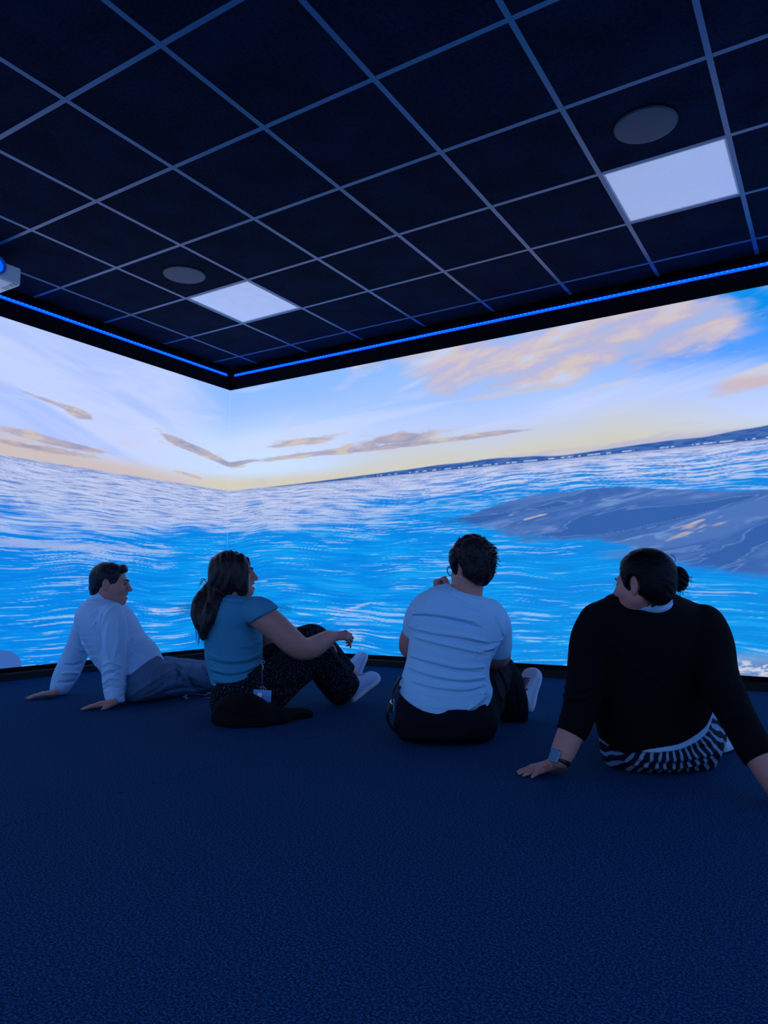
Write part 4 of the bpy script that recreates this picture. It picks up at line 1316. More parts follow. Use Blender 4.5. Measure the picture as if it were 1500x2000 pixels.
# ------------------------------------------------------------------ person 2: woman in a teal top, arm on her knee, laughing
def teal():
    M_top = cloth('teal_rib_top', (0.055, 0.29, 0.46), 0.06, 1200, 0.85, 0.2)
    M_hair = hair_mat('brown_hair', (0.004, 0.0035, 0.005), (0.045, 0.028, 0.032), (1, 1, 0.12))
    M_brow = simple('teal_brow', (0.03, 0.02, 0.025), 0.8)
    M_shoe = cloth('white_canvas', (0.46, 0.66, 0.94), 0.06, 900)
    M_sole = simple('white_rubber', (0.60, 0.66, 0.78), 0.6)
    # knitted zigzag trousers
    M_tr, nt, b = new_mat('zigzag_knit')
    pos = S(nt, nt.n('ShaderNodeNewGeometry').outputs['Position'])
    x, y, z = nt.sep(pos)
    wob = nt.noise(pos, 9.0, 2.0) * 0.10
    a_ = x * 0.85 + y * 0.53 + wob
    tri = ((a_ * 30.0 + z * 6.0).frac() - 0.5).abs() * 0.055
    row = ((z + tri + y * 0.35 - wob * 0.4) * 52.0).frac()
    cut = ((a_ * 60.0).frac() - 0.5).abs()
    dash = nt.step(0.52, 0.68, row) * nt.step(0.06, 0.16, cut) * nt.step(0.36, 0.55, nt.noise(pos, 60.0, 2.0))
    nt.plug(b.inputs['Base Color'], nt.mix(dash, (0.0025, 0.0035, 0.006), (0.040, 0.062, 0.105)))
    b.inputs['Roughness'].default_value = 0.9; b.inputs['Specular IOR Level'].default_value = 0.1
    bp = nt.n('ShaderNodeBump'); bp.inputs['Strength'].default_value = 0.4; bp.inputs['Distance'].default_value = 0.003
    nt.plug(bp.inputs['Height'], dash); nt.t.links.new(bp.outputs[0], b.inputs['Normal'])
    D0 = 3.72
    rings = [((-2.6387,2.7159,0.5945), (-2.5306,2.7831,0.5864), 0.055), ((-2.6691,2.6969,0.5713), (-2.4972,2.8040,0.5555), 0.130), ((-2.7019,2.6883,0.5197), (-2.4856,2.8229,0.5037), 0.160), ((-2.7211,2.6881,0.4524), (-2.5004,2.8255,0.4467), 0.160),
             ((-2.7328,2.6809,0.3755), (-2.4928,2.8302,0.3749), 0.155), ((-2.7288,2.6834,0.2810), (-2.4916,2.8310,0.2778), 0.150), ((-2.7097,2.6952,0.2047), (-2.4973,2.8274,0.2117), 0.155), ((-2.6976,2.7028,0.1413), (-2.4967,2.8278,0.1661), 0.160), ((-2.6921,2.7062,0.0858), (-2.4916,2.8310,0.1105), 0.165)]
    arm = [((-2.4311,2.7273,0.5026), 0.058), ((-2.3554,2.7508,0.4585), 0.058), ((-2.2824,2.7962,0.3793), 0.054), ((-2.2437,2.8439,0.3332), 0.046), ((-2.2335,2.9209,0.3382), 0.045), ((-2.2307,2.9933,0.3614), 0.038), ((-2.2311,3.0638,0.3830), 0.029)]
    arm2 = [((-2.6871,2.9213,0.5027), 0.055), ((-2.6461,3.0410,0.3788), 0.050), ((-2.6006,3.1165,0.3152), 0.042), ((-2.5427,3.1996,0.3397), 0.036), ((-2.4902,3.2559,0.3550), 0.027)]
    leg1 = [((-2.5485,2.7013,0.0826), 0.120), ((-2.4782,2.8157,0.1184), 0.118), ((-2.4361,2.9833,0.2001), 0.098), ((-2.3803,3.1358,0.2635), 0.078), ((-2.3623,3.2176,0.1925), 0.080), ((-2.3443,3.2878,0.1264), 0.080), ((-2.3234,3.3361,0.0757), 0.074)]
    leg2 = [((-2.6900,2.8960,0.0936), 0.115), ((-2.5974,3.0713,0.2420), 0.100), ((-2.5292,3.2787,0.3495), 0.074), ((-2.4845,3.3536,0.2865), 0.066), ((-2.4336,3.4324,0.1910), 0.058), ((-2.4067,3.4963,0.1346), 0.048)]
    hc = (-2.5938,2.7320,0.7028)
    Mh = frame(RV * 0.98 + FV * 0.08 + UP * 0.10, UP - RV * 0.10)
    s = 0.95
    allp = [loft(rings)] + limb(arm) + limb(arm2) + limb(leg1) + limb(leg2)
    lo = np.min([p[1] for p in allp], 0) - 0.10; hi = np.max([p[2] for p in allp], 0) + 0.16
    hi[2] += 0.16
    B = Field(lo, hi, 0.0046)
    B.add(loft(rings, -0.012), 0.02)
    B.add(limb(arm), 0.02); B.add(limb(arm2), 0.02)
    B.add(limb([(p, r - 0.022) for p, r in leg1]) + limb([(p, r - 0.02) for p, r in leg2]), 0.02)
    B.add(limb([((-2.5879,2.7475,0.5866), 0.056), ((-2.5886,2.7471,0.6279), 0.050), ((-2.5914,2.7453,0.6667), 0.050)]), 0.02)
    w = head(B, hc, Mh, s, mouth=0.009)
    hand(B, (-2.2318,3.0692,0.3826), RV * 0.95 + FV * 0.30 + UP * 0.05, UP * 0.8 - FV * 0.6, True, 0.92, 1.0, ((35, 70, 40), (40, 75, 45), (45, 60, 40), (50, 20, 10)), (0.5, 0.012))
    hand(B, (-2.4908,3.2613,0.3546), RV * 0.9 + FV * 0.2 - UP * 0.3, UP, False, 0.9, 1.0, ((20, 30, 20),) * 4)
    B.add(limb([((-2.3234,3.3361,0.0757), 0.042), ((-2.3222,3.3840,0.0618), 0.034)]), 0.01)
    B.add(limb([((-2.4067,3.4963,0.1346), 0.038), ((-2.4086,3.5304,0.1310), 0.032)]), 0.01)
    B.floor()
    body = B.surface('person', M_skin, None, label='woman in a teal cap-sleeved top with long brown ponytail, laughing, arm resting on her knee', cat='person')
    face_parts(w, Mh, s, body, M_eye, M_brow)
    bm = bmesh.new()
    add_box(bm, (-0.014, -0.003, -0.0045), (0.014, 0.003, 0.0045), 0.002)
    tm = bm_mesh('teeth', bm, True)
    tm.transform(Matrix([[*(Mh[i]), w(0, 0.0865, -0.0700)[i]] for i in range(3)] + [[0, 0, 0, 1]]))
    obj('teeth', tm, M_teeth, body)
    # top
    slv = [((-2.4556,2.7356,0.5219), 0.066), ((-2.4030,2.7330,0.5029), 0.069), ((-2.3683,2.7428,0.4734), 0.068), ((-2.3274,2.7682,0.4288), 0.066)]
    H = Field.around([loft(rings[:8])] + limb(slv), 0.0045, 0.04)
    H.add(loft(rings[:8]), 0.01)
    H.add(limb(slv), 0.02)
    sd = nrm(np.array((-2.3582,2.7491,0.5205)) - np.array((-2.4532,2.6900,0.4662)))
    cutn = nrm(np.cross(nrm(np.array((-2.3582,2.7491,0.5205)) - np.array((-2.4531,2.6900,0.4637))), FV))
    cutn = cutn if cutn @ (RV - UP) > 0 else -cutn
    # sleeve edge: remove the arm side beyond the hem, only near the arm
    X_ = Field.around(limb(slv), 0.0045, 0.04)
    H.cut(rbox(np.array((-2.4046,2.7202,0.4908)) + cutn * 0.16, (0.20, 0.16, 0.16), np.stack([sd, FV, cutn], 1), 0.004), 0.004)
    H.add(loft(rings[:8]), 0.004)
    for pts, a, wd in (([(-2.6342,2.6009,0.2849), (-2.5616,2.6461,0.2625), (-2.4809,2.6963,0.2623), (-2.4196,2.7344,0.2843)], -0.009, 0.006), ([(-2.6304,2.6032,0.3095), (-2.5620,2.6458,0.2847), (-2.4770,2.6987,0.2845), (-2.4178,2.7355,0.3090)], 0.007, 0.006), ([(-2.6249,2.6067,0.2406), (-2.5503,2.6531,0.2256), (-2.4762,2.6992,0.2328), (-2.4214,2.7333,0.2597)], 0.008, 0.006), ([(-2.6203,2.6096,0.2234), (-2.5394,2.6599,0.2060), (-2.4760,2.6993,0.2181), (-2.4254,2.7308,0.2425)], -0.009, 0.006),
                       ([(-2.6155,2.6125,0.1939), (-2.5496,2.6536,0.1815), (-2.4862,2.6930,0.1911), (-2.4379,2.7231,0.2204)], 0.007, 0.006), ([(-2.6109,2.6154,0.1743), (-2.5387,2.6603,0.1643), (-2.4796,2.6971,0.1789), (-2.4439,2.7193,0.2008)], -0.007, 0.005), ([(-2.4992,2.6849,0.3487), (-2.4567,2.7114,0.3486), (-2.4186,2.7351,0.3683)], 0.005, 0.006), ([(-2.4833,2.6948,0.4230), (-2.4489,2.7162,0.4031), (-2.4190,2.7348,0.3956)], -0.006, 0.006), ([(-2.4711,2.7024,0.4653), (-2.4579,2.7106,0.4379), (-2.4363,2.7241,0.4130)], -0.008, 0.006)):
        H.fold(pts, a, wd)
    H.ripple(0.0012, 30, 11)
    H.hem([(-2.6649,2.5465,0.1856), (-2.5887,2.5939,0.1539), (-2.5549,2.6149,0.1465), (-2.5130,2.6410,0.1488), (-2.4714,2.6669,0.1681), (-2.4340,2.6901,0.2020), (-2.4073,2.7068,0.2433), (-2.3847,2.7208,0.2872), (-2.3517,2.7413,0.3508)])
    H.cut(cap((-2.5882,2.7473,0.6021), (-2.5890,2.7468,0.6537), 0.056, 0.075), 0.004)
    top = H.surface('top', M_top, body)
    # frilled sleeve edge
    fr = []
    for rr, ph in ((0.066, 0.0),):
        c0 = np.array((-2.4080,2.7240,0.4906)); pts = []
        for i in range(150):
            g = 2 * math.pi * i / 149
            pts.append(c0 + sd * math.cos(g) * 0.066 + np.cross(cutn, sd) * math.sin(g) * 0.066 + cutn * (0.003 * math.sin(g * 26)) + sd * 0.0)
        fr.append(sweep(np.array(pts), 0.0028, 6))
    tubes('sleeve_frill', fr, M_top, top)
    # trousers
    pel = [rings[6], rings[7], rings[8], ((-2.6722,2.6950,0.0312), (-2.4665,2.8231,0.0482), 0.17), ((-2.6311,2.6971,-0.0127), (-2.4590,2.8042,0.0017), 0.13)]
    G = Field.around([loft(pel)] + limb(leg1) + limb(leg2), 0.005, 0.04)
    G.add(loft(pel, -0.010), 0.02); G.add(limb(leg1), 0.03); G.add(limb(leg2), 0.02)
    G.add(limb([((-2.3623,3.2177,0.1816), 0.082), ((-2.3337,3.2826,0.1058), 0.084), ((-2.3214,3.3138,0.0702), 0.082)]), 0.02)
    for pts, a, wd in (([(-2.3904,2.7526,0.1566), (-2.3161,2.7988,0.1369), (-2.2829,2.9373,0.1556), (-2.2892,3.0511,0.2332)], -0.022, 0.010), ([(-2.3701,2.7652,0.2301), (-2.3060,2.8051,0.1809), (-2.3049,2.9236,0.1934)], 0.012, 0.010), ([(-2.2560,3.0718,0.3164), (-2.2221,3.0929,0.2590), (-2.2229,3.2102,0.1745)], 0.008, 0.008), ([(-2.3006,3.0441,0.2592), (-2.2733,3.0611,0.1813), (-2.3143,3.1533,0.0899)], -0.010, 0.008), ([(-2.4321,2.7267,0.1079), (-2.3578,2.7729,0.0833), (-2.3476,2.8970,0.0930)], -0.012, 0.009)):
        G.fold(pts, a, wd)
    G.ripple(0.0025, 24, 13)
    G.cut(beyond(np.array((-2.6057,2.7364,0.2042)), nrm(UP * 0.9 - RV * 0.35), 0.20), 0.003)
    ank = nrm(np.array((-2.3012,3.3735,0.0314)) - np.array((-2.3504,3.2722,0.1414)))
    G.keep(np.array((-2.3162,3.3406,0.0674)), ank)
    G.floor(0.002)
    G.surface('trousers', M_tr, body)
    global TEAL_PANTS
    TEAL_PANTS = [loft(pel, 0.006)] + limb([(p, r + 0.008) for p, r in leg1])
    # hair
    hd = Field.around([ell(hc, (0.15, 0.16, 0.16), Mh), cap((-2.6980,2.6318,0.6283), (-2.6528,2.5893,0.3639), 0.06)], 0.0036)
    hd.add(ell(w(0, -0.030, 0.028), (0.088, 0.104, 0.096), Mh), 0.01)
    hd.add(ell(w(0, -0.045, -0.035), (0.084, 0.088, 0.090), Mh), 0.03)
    for q in (-1, 1): hd.add(limb([(w(q * 0.055, 0.045, 0.072), 0.022), (w(q * 0.070, 0.048, 0.02), 0.020), (w(q * 0.074, 0.046, -0.05), 0.020), (w(q * 0.066, 0.038, -0.10), 0.016)]), 0.03)
    hd.add(limb([((-2.6691,2.6734,0.6384), 0.040), ((-2.6941,2.6461,0.6077), 0.032), ((-2.7044,2.6161,0.5571), 0.040), ((-2.6904,2.6013,0.4895), 0.042), ((-2.6563,2.5871,0.4334), 0.026), ((-2.6405,2.5734,0.3802), 0.007)]), 0.012)
    hd.add(limb([((-2.6430,2.6661,0.6026), 0.035), ((-2.6283,2.6281,0.5525), 0.036), ((-2.6193,2.5866,0.4914), 0.030), ((-2.6277,2.5696,0.4301), 0.012)]), 0.02)
    hd.cut(ell(w(0, 0.118, -0.020), (0.084, 0.062, 0.105), Mh), 0.010)
    hd.cut(ell(w(0, 0.08, -0.135), (0.050, 0.10, 0.05), Mh), 0.010)
    hd.ripple(0.0022, 90, 4, (0.8, 0.8, 0.05))
    hr = hd.surface('hair', M_hair, body)
    rs = np.random.RandomState(5)
    L_ = []
    for i in range(60):
        a0 = np.array((-2.6805,2.6428,0.6231)) + rs.randn(3) * 0.012
        k = rs.rand()
        x1, x2, x3 = 396 - 12 * k, 380 + 18 * rs.rand(), 390 + 18 * rs.rand()
        end_y = 1215 + 42 * rs.rand()
        q = lambda px, py, d: RV * (px - 400) / 380 + UP * (1150 - py) / 380 + FV * d
        base = np.array((-2.6833,2.6175,0.6283))
        L_.append(hair_strand([a0, base + q(x1, 1172, rs.randn() * .02), base + q(x2, 1196, rs.randn() * .02), base + q(x3, end_y, -0.04 + rs.randn() * .015)], 0.0022, 0.0006))
    for i in range(9):
        base = np.array((-2.6855,2.6397,0.6538)); e = rs.randn(3) * 0.006
        L_.append(hair_strand([base + e, base + e - RV * 0.022 + UP * (0.012 + 0.012 * rs.rand()), base + e - RV * (0.035 + .02 * rs.rand()) - UP * 0.03 * rs.rand()], 0.0016))
    for i in range(10):
        e = w(0.060 + 0.004 * rs.randn(), 0.040 + 0.005 * rs.randn(), 0.05)
        L_.append(hair_strand([e, w(0.068, 0.046 + 0.004 * rs.randn(), -0.03), w(0.062, 0.050 + 0.006 * rs.randn(), -0.10), w(0.058, 0.052 + 0.01 * rs.randn(), -0.15 - 0.03 * rs.rand())], 0.0022))
    tubes('hair_strands', L_, M_hair, hr, kind='stuff')
    shoe(body, (-2.3074,3.3527,0.0060), np.array((-2.3074,3.3527,0.0060)) + RV * 0.155 + FV * 0.12 + UP * 0.115, UP * 0.52 - RV * 0.62 - FV * 0.50, 0.09, 1.25, M_shoe, M_sole, M_shoe, 5)
    shoe(body, (-2.7658,4.0905,0.0060), np.array((-2.7658,4.0905,0.0060)) + RV * 0.06 + FV * 0.10 + UP * 0.17, -RV * 0.75 - FV * 0.45 + UP * 0.45, 0.09, 1.25, M_shoe, M_sole, M_shoe, 5)
    return body


teal()

# lanyard with badge and key tag hanging at the teal woman's hip
M_ribbon = simple('navy_ribbon', (0.02, 0.05, 0.10), 0.6)
M_metal = simple('bright_metal', (0.55, 0.58, 0.62), 0.25, metal=0.9)
M_card = simple('badge_card', (0.16, 0.42, 0.78), 0.35, var=0.08, vscale=50)
M_fob = simple('white_key_tag', (0.92, 0.93, 0.95), 0.3)
ly = obj('lanyard', None, None, None, 'identity badge and white key tag on a lanyard at the hip of the teal-topped woman', 'lanyard')
LYC = np.array((-2.3687,2.6954,0.1214)); ly.location = LYC
def lp(px, py, d=3.53): return RV * (px - 511) * 3.54 / 1416 + UP * (1358 - py) * 3.54 / 1416 + FV * (d - 3.525)
tubes('strap', [sweep(crom([lp(512,1286), lp(511,1300), lp(511,1318), lp(511,1340)], 4), 0.004, 6, (FV, 0.3))], M_ribbon, ly)
def ring_pts(c, r, a, b_, n=20): return np.array([c + a * r * math.cos(2 * math.pi * i / n) + b_ * r * math.sin(2 * math.pi * i / n) for i in range(n + 1)])
tubes('ring', [sweep(ring_pts(lp(512,1296), 0.008, RV, UP), 0.0016, 6)], M_metal, ly)
tubes('ring', [sweep(ring_pts(lp(511,1345), 0.010, nrm(RV + FV * 0.4), UP), 0.0014, 6)], M_metal, ly)
tubes('ring', [sweep(ring_pts(lp(514,1347), 0.011, nrm(RV - UP * 0.6), nrm(UP + RV * .6)), 0.0012, 6)], M_metal, ly)
tubes('clip', [sweep(crom([lp(511,1300), lp(513,1306), lp(511,1312)], 4), 0.002, 6)], M_metal, ly)
CM = np.stack([nrm(RV - UP * 0.05), FV, nrm(UP + RV * 0.05)], 1)
def placed_box(name, half, c, M3, mat, parent, bev=0.002):
    bm = bmesh.new(); add_box(bm, [-h for h in half], half, bev)
    me = bm_mesh(name, bm)
    me.transform(Matrix([[*M3[i], c[i]] for i in range(3)] + [[0, 0, 0, 1]]))
    return obj(name, me, mat, parent)
placed_box('badge_card', (0.0435, 0.0012, 0.028), lp(512,1359,3.525), CM, M_card, ly, 0.0008)
bm = bmesh.new(); lathe(bm, [(0, -0.002), (0.011, -0.002), (0.0125, -0.001), (0.0125, 0.001), (0.011, 0.002), (0, 0.002)], 24, Matrix([[*np.stack([RV, UP, -FV], 1)[i], lp(508,1357,3.515)[i]] for i in range(3)] + [[0, 0, 0, 1]]))
obj('key_tag', bm_mesh('key_tag', bm), M_fob, ly)
tubes('key', [sweep(crom([lp(511,1366,3.518), lp(514,1372,3.518), lp(519,1377,3.52)], 3), 0.0022, 6)], M_metal, ly)

# black jumper bundled on the carpet in front of the teal woman
M_jump = cloth('black_jersey', (0.003, 0.0035, 0.005), 0.2, 600)
jl = [((-2.4699,2.5383,0.0328), 0.042), ((-2.4309,2.5507,0.0647), 0.060), ((-2.3805,2.5821,0.0739), 0.070), ((-2.3432,2.6289,0.0518), 0.058), ((-2.3054,2.6760,0.0295), 0.042), ((-2.2696,2.7336,0.0242), 0.035), ((-2.2622,2.8324,0.0175), 0.026), ((-2.2383,2.8944,0.0130), 0.021)]
J = Field.around(limb(jl), 0.0045, 0.07)
J.add(limb(jl), 0.02)
J.add(ell((-2.4132,2.5500,0.0292), (0.10, 0.07, 0.045)), 0.03); J.add(ell((-2.3292,2.6140,0.0180), (0.09, 0.06, 0.035)), 0.03); J.add(ell((-2.2811,2.7029,0.0112), (0.06, 0.05, 0.028)), 0.03)
J.fold([(-2.4515,2.5379,0.0834), (-2.3902,2.5760,0.0483), (-2.3093,2.6264,0.0365)], -0.008, 0.008); J.fold([(-2.4708,2.5259,0.0369), (-2.3997,2.5701,0.0088), (-2.2887,2.6392,0.0086)], 0.008, 0.008)
J.ripple(0.003, 24, 21)
J.cut(TEAL_PANTS, 0.006)
J.floor(0.002)
jo = J.surface('jumper', M_jump, None, label='black jumper bundled on the carpet beside the teal-topped woman, one sleeve stretched out', cat='jumper')
tubes('care_label', [sweep(crom([(-2.2451,2.7040,0.0354), (-2.2391,2.7007,0.0224), (-2.2417,2.6968,0.0064)], 3), 0.0018, 6)], M_fob, jo)


# ------------------------------------------------------------------ person 3: short-haired woman in a white T-shirt, chin on her hand
def white_tee():
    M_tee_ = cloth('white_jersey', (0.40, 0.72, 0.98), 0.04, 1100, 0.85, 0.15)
    M_tr = cloth('black_trousers', (0.0045, 0.006, 0.012), 0.2, 800)
    M_hair = hair_mat('dark_cropped_hair', (0.002, 0.002, 0.003), (0.034, 0.022, 0.026), (1, 1, 0.6))
    M_shoe = cloth('pale_trainer', (0.50, 0.58, 0.72), 0.08, 600)
    M_sole = simple('pale_sole', (0.60, 0.68, 0.82), 0.6)
    M_lace = simple('brown_laces', (0.10, 0.06, 0.06), 0.8)
    M_cord = simple('pale_cord', (0.55, 0.55, 0.58), 0.7)
    D = 3.10
    rings = [((-1.4248,2.7764,0.6484), (-1.2847,2.8636,0.5873), 0.060), ((-1.4843,2.7393,0.6268), (-1.2408,2.8909,0.5525), 0.100), ((-1.5291,2.7115,0.5792), (-1.2102,2.9099,0.5007), 0.122), ((-1.5498,2.6986,0.5080), (-1.2131,2.9081,0.4363), 0.130),
             ((-1.5520,2.6972,0.4328), (-1.2398,2.8915,0.3764), 0.132), ((-1.5579,2.6935,0.3474), (-1.2646,2.8761,0.3168), 0.132), ((-1.5784,2.6808,0.2730), (-1.2692,2.8732,0.2490), 0.138), ((-1.5915,2.6726,0.2096), (-1.2537,2.8828,0.1856), 0.148), ((-1.5848,2.6650,0.1417), (-1.2543,2.8707,0.1241), 0.155), ((-1.5778,2.6694,0.0748), (-1.2660,2.8634,0.0699), 0.158)]
    ra = [((-1.2679,2.8976,0.5173), 0.058), ((-1.2509,2.9317,0.4468), 0.050), ((-1.2602,2.9730,0.3786), 0.046), ((-1.2924,3.0354,0.3283), 0.043), ((-1.3840,3.0962,0.2961), 0.038), ((-1.4853,3.1038,0.2950), 0.030)]
    la = [((-1.5094,2.7473,0.5396), 0.056), ((-1.5562,2.7535,0.4688), 0.048), ((-1.5933,2.7775,0.4006), 0.042), ((-1.6156,2.8343,0.3694), 0.042), ((-1.6088,2.9563,0.4584), 0.038), ((-1.5907,3.0147,0.5741), 0.030)]
    rl = [((-1.3485,2.8356,0.1021), 0.115), ((-1.3669,3.0362,0.1718), 0.100), ((-1.4010,3.2505,0.2438), 0.072), ((-1.3924,3.3030,0.2103), 0.072), ((-1.3681,3.3417,0.1304), 0.074), ((-1.3441,3.3566,0.0677), 0.072)]
    ll = [((-1.5038,2.7390,0.1025), 0.115), ((-1.5845,2.9597,0.1653), 0.095), ((-1.6659,3.2035,0.2283), 0.070), ((-1.6647,3.2984,0.1316), 0.060), ((-1.6402,3.3608,0.0254), 0.050)]
    hc = (-1.3287,2.8244,0.7198)
    Mh = frame(-RV * 0.62 + FV * 0.77 - UP * 0.14, UP - RV * 0.05 + FV * 0.05)
    s = 0.87
    allp = [loft(rings)] + limb(ra) + limb(la) + limb(rl) + limb(ll)
    lo = np.min([p[1] for p in allp], 0) - 0.12; hi = np.max([p[2] for p in allp], 0) + 0.14; hi[2] += 0.22
    B = Field(lo, hi, 0.0046)
    B.add(loft(rings, -0.014), 0.02)
    B.add(limb([(p, r - (0.012 if i < 3 else 0)) for i, (p, r) in enumerate(ra)]), 0.02); B.add(limb([(p, r - (0.010 if i < 2 else 0)) for i, (p, r) in enumerate(la)]), 0.02)
    B.add(limb([(p, r - 0.014) for p, r in rl]) + limb([(p, r - 0.012) for p, r in ll]), 0.02)
    B.add(limb([((-1.3550,2.8198,0.5874), 0.064), ((-1.3434,2.8270,0.6308), 0.058), ((-1.3335,2.8332,0.6808), 0.056)]), 0.02)
    w = head(B, hc, Mh, s, jaw=1.1)
    hand(B, (-1.5907,3.0147,0.5741), UP * 0.96 + RV * 0.12, -RV * 0.8 + FV * 0.5, False, 0.92, 0.8, ((60, 80, 50),) * 4, (0.3, 0.006))
    hand(B, (-1.4853,3.1038,0.2950), -RV * 0.9 + UP * 0.1, UP * 0.6 + FV * 0.6, True, 0.9, 0.8, ((25, 35, 20),) * 4)
    B.add(limb([((-1.3482,3.3541,0.0726), 0.042), ((-1.3382,3.4074,0.0565), 0.036)]), 0.01)
    B.floor()
    body = B.surface('person', M_skin, None, label='short-haired woman in glasses and a white T-shirt seen from behind, chin on her fist', cat='person')
    face_parts(w, Mh, s, body, M_eye, M_hair)
    # T-shirt
    sr = [((-1.2712,2.8837,0.5220), 0.062), ((-1.2521,2.9191,0.4691), 0.058), ((-1.2596,2.9616,0.4100), 0.053), ((-1.2722,2.9891,0.3594), 0.053)]
    sl = [((-1.4970,2.7432,0.5529), 0.060), ((-1.5399,2.7519,0.4954), 0.053), ((-1.5631,2.7610,0.4420), 0.050)]
    H = Field.around([loft(rings)] + limb(sr) + limb(sl), 0.0046, 0.05)
    H.add(loft(rings), 0.01)
    H.add(limb(sr), 0.014); H.add(limb(sl), 0.014)
    F_ = 2.96
    for pts, a, wd in (
            ([(-1.4909,2.5586,0.5058), (-1.4505,2.5837,0.5119), (-1.3977,2.6165,0.5118), (-1.3013,2.6765,0.4910), (-1.2314,2.7201,0.4704)], -0.012, 0.006), ([(-1.4856,2.5619,0.5202), (-1.4240,2.6002,0.5262), (-1.3362,2.6548,0.5157), (-1.2486,2.7093,0.4929)], 0.008, 0.007),
            ([(-1.4631,2.5758,0.4465), (-1.3896,2.6216,0.4320), (-1.3021,2.6760,0.4175), (-1.2149,2.7303,0.3970), (-1.1534,2.7686,0.4090)], -0.012, 0.006), ([(-1.4560,2.5803,0.4628), (-1.3719,2.6326,0.4462), (-1.2845,2.6870,0.4318), (-1.1972,2.7413,0.4091)], 0.008, 0.007),
            ([(-1.4685,2.5725,0.4180), (-1.3986,2.6160,0.3974), (-1.3201,2.6648,0.3708), (-1.2504,2.7082,0.3544)], -0.010, 0.005), ([(-1.4597,2.5780,0.4302), (-1.3898,2.6215,0.4116), (-1.3112,2.6704,0.3870), (-1.2328,2.7192,0.3686)], 0.007, 0.006),
            ([(-1.3724,2.6323,0.3974), (-1.3026,2.6757,0.3769), (-1.2241,2.7246,0.3604)], -0.008, 0.005), ([(-1.4777,2.5668,0.3408), (-1.4079,2.6102,0.3204), (-1.3209,2.6643,0.2959), (-1.2251,2.7239,0.2876)], -0.010, 0.006), ([(-1.4741,2.5690,0.3530), (-1.3991,2.6157,0.3345), (-1.3120,2.6699,0.3121), (-1.2161,2.7295,0.3078)], 0.008, 0.006),
            ([(-1.4778,2.5667,0.3044), (-1.3908,2.6208,0.2800), (-1.3039,2.6749,0.2636), (-1.2132,2.7313,0.2674)], 0.007, 0.006), ([(-1.4814,2.5645,0.2883), (-1.3910,2.6207,0.2598), (-1.2953,2.6803,0.2475), (-1.2169,2.7290,0.2513)], -0.010, 0.006), ([(-1.4695,2.5719,0.2399), (-1.3739,2.6313,0.2156), (-1.2871,2.6854,0.2113), (-1.2173,2.7288,0.2272)], -0.009, 0.006),
            ([(-1.4694,2.5719,0.2540), (-1.3738,2.6314,0.2336), (-1.2782,2.6909,0.2274), (-1.2136,2.7311,0.2393)], 0.007, 0.006), ([(-1.4262,2.5988,0.1956), (-1.3569,2.6419,0.1794), (-1.2700,2.6960,0.1832), (-1.2176,2.7286,0.2031)], -0.009, 0.007), ([(-1.2791,2.6903,0.1493), (-1.2441,2.7121,0.1752), (-1.2087,2.7342,0.2192)], 0.010, 0.008), ([(-1.2620,2.7010,0.1293), (-1.2269,2.7228,0.1591), (-1.2039,2.7371,0.1891)], -0.008, 0.006),
            ([(-1.3533,2.6913,0.6058), (-1.3090,2.7189,0.5807), (-1.2380,2.7631,0.5513)], -0.005, 0.006), ([(-1.3676,2.6824,0.6101), (-1.3180,2.7132,0.5682), (-1.2560,2.7519,0.5388)], 0.004, 0.006), ([(-1.1974,2.7883,0.5220), (-1.1731,2.8034,0.4805), (-1.1598,2.8117,0.4287)], 0.006, 0.008), ([(-1.2315,2.7671,0.3773), (-1.2030,2.7848,0.3855), (-1.1634,2.8095,0.4225)], 0.009, 0.006), ([(-1.2417,2.7136,0.3504), (-1.2067,2.7354,0.3604), (-1.1837,2.7497,0.3766)], -0.010, 0.006), ([(-1.5112,2.5931,0.4772), (-1.4899,2.6063,0.4688), (-1.4649,2.6219,0.4812)], 0.006, 0.006)):
        H.fold(pts, a * 1.3, wd)
    H.ripple(0.0020, 26, 31, (0.2, 0.2, 1.0))
    e = nrm(np.array((-1.2722,2.9891,0.3594)) - np.array((-1.2554,2.9524,0.4238)))
    H.cut(beyond(np.array((-1.2764,2.9983,0.3431)), e, 0.085), 0.002)
    e2 = nrm(np.array((-1.5631,2.7610,0.4420)) - np.array((-1.5331,2.7443,0.4959)))
    H.cut(beyond(np.array((-1.5794,2.7626,0.4371)), e2, 0.080), 0.002)
    H.add(loft(rings[3:9], -0.002), 0.003)
    H.hem([(-1.5932,2.5185,0.3187), (-1.5303,2.5576,0.2172), (-1.5059,2.5728,0.1808), (-1.4484,2.6085,0.1424), (-1.3875,2.6465,0.1221), (-1.3300,2.6822,0.1120), (-1.2707,2.7192,0.1178), (-1.2320,2.7432,0.1338), (-1.2053,2.7599,0.1740), (-1.1906,2.7690,0.2163), (-1.1632,2.7860,0.2851)])
    H.cut([cap((-1.3532,2.8209,0.5874), (-1.3434,2.8270,0.6264), 0.066, 0.085)], 0.004)
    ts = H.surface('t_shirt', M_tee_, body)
    # trousers
    pel = [rings[6], rings[7], ((-1.5994,2.6559,0.1271), (-1.2363,2.8819,0.1115), 0.165), ((-1.6035,2.6416,0.0725), (-1.2258,2.8766,0.0674), 0.17), ((-1.5822,2.6431,0.0206), (-1.2406,2.8557,0.0197), 0.15)]
    G = Field.around([loft(pel)] + limb(rl) + limb(ll), 0.005, 0.04)
    G.add(loft([(a, b_, t - 0.004) for a, b_, t in pel], -0.006), 0.02); G.add(limb(rl), 0.025); G.add(limb(ll), 0.025)
    G.add(limb([((-1.3785,3.2999,0.1875), 0.074), ((-1.3565,3.3371,0.0982), 0.084), ((-1.3404,3.3471,0.0645), 0.086)]), 0.02)
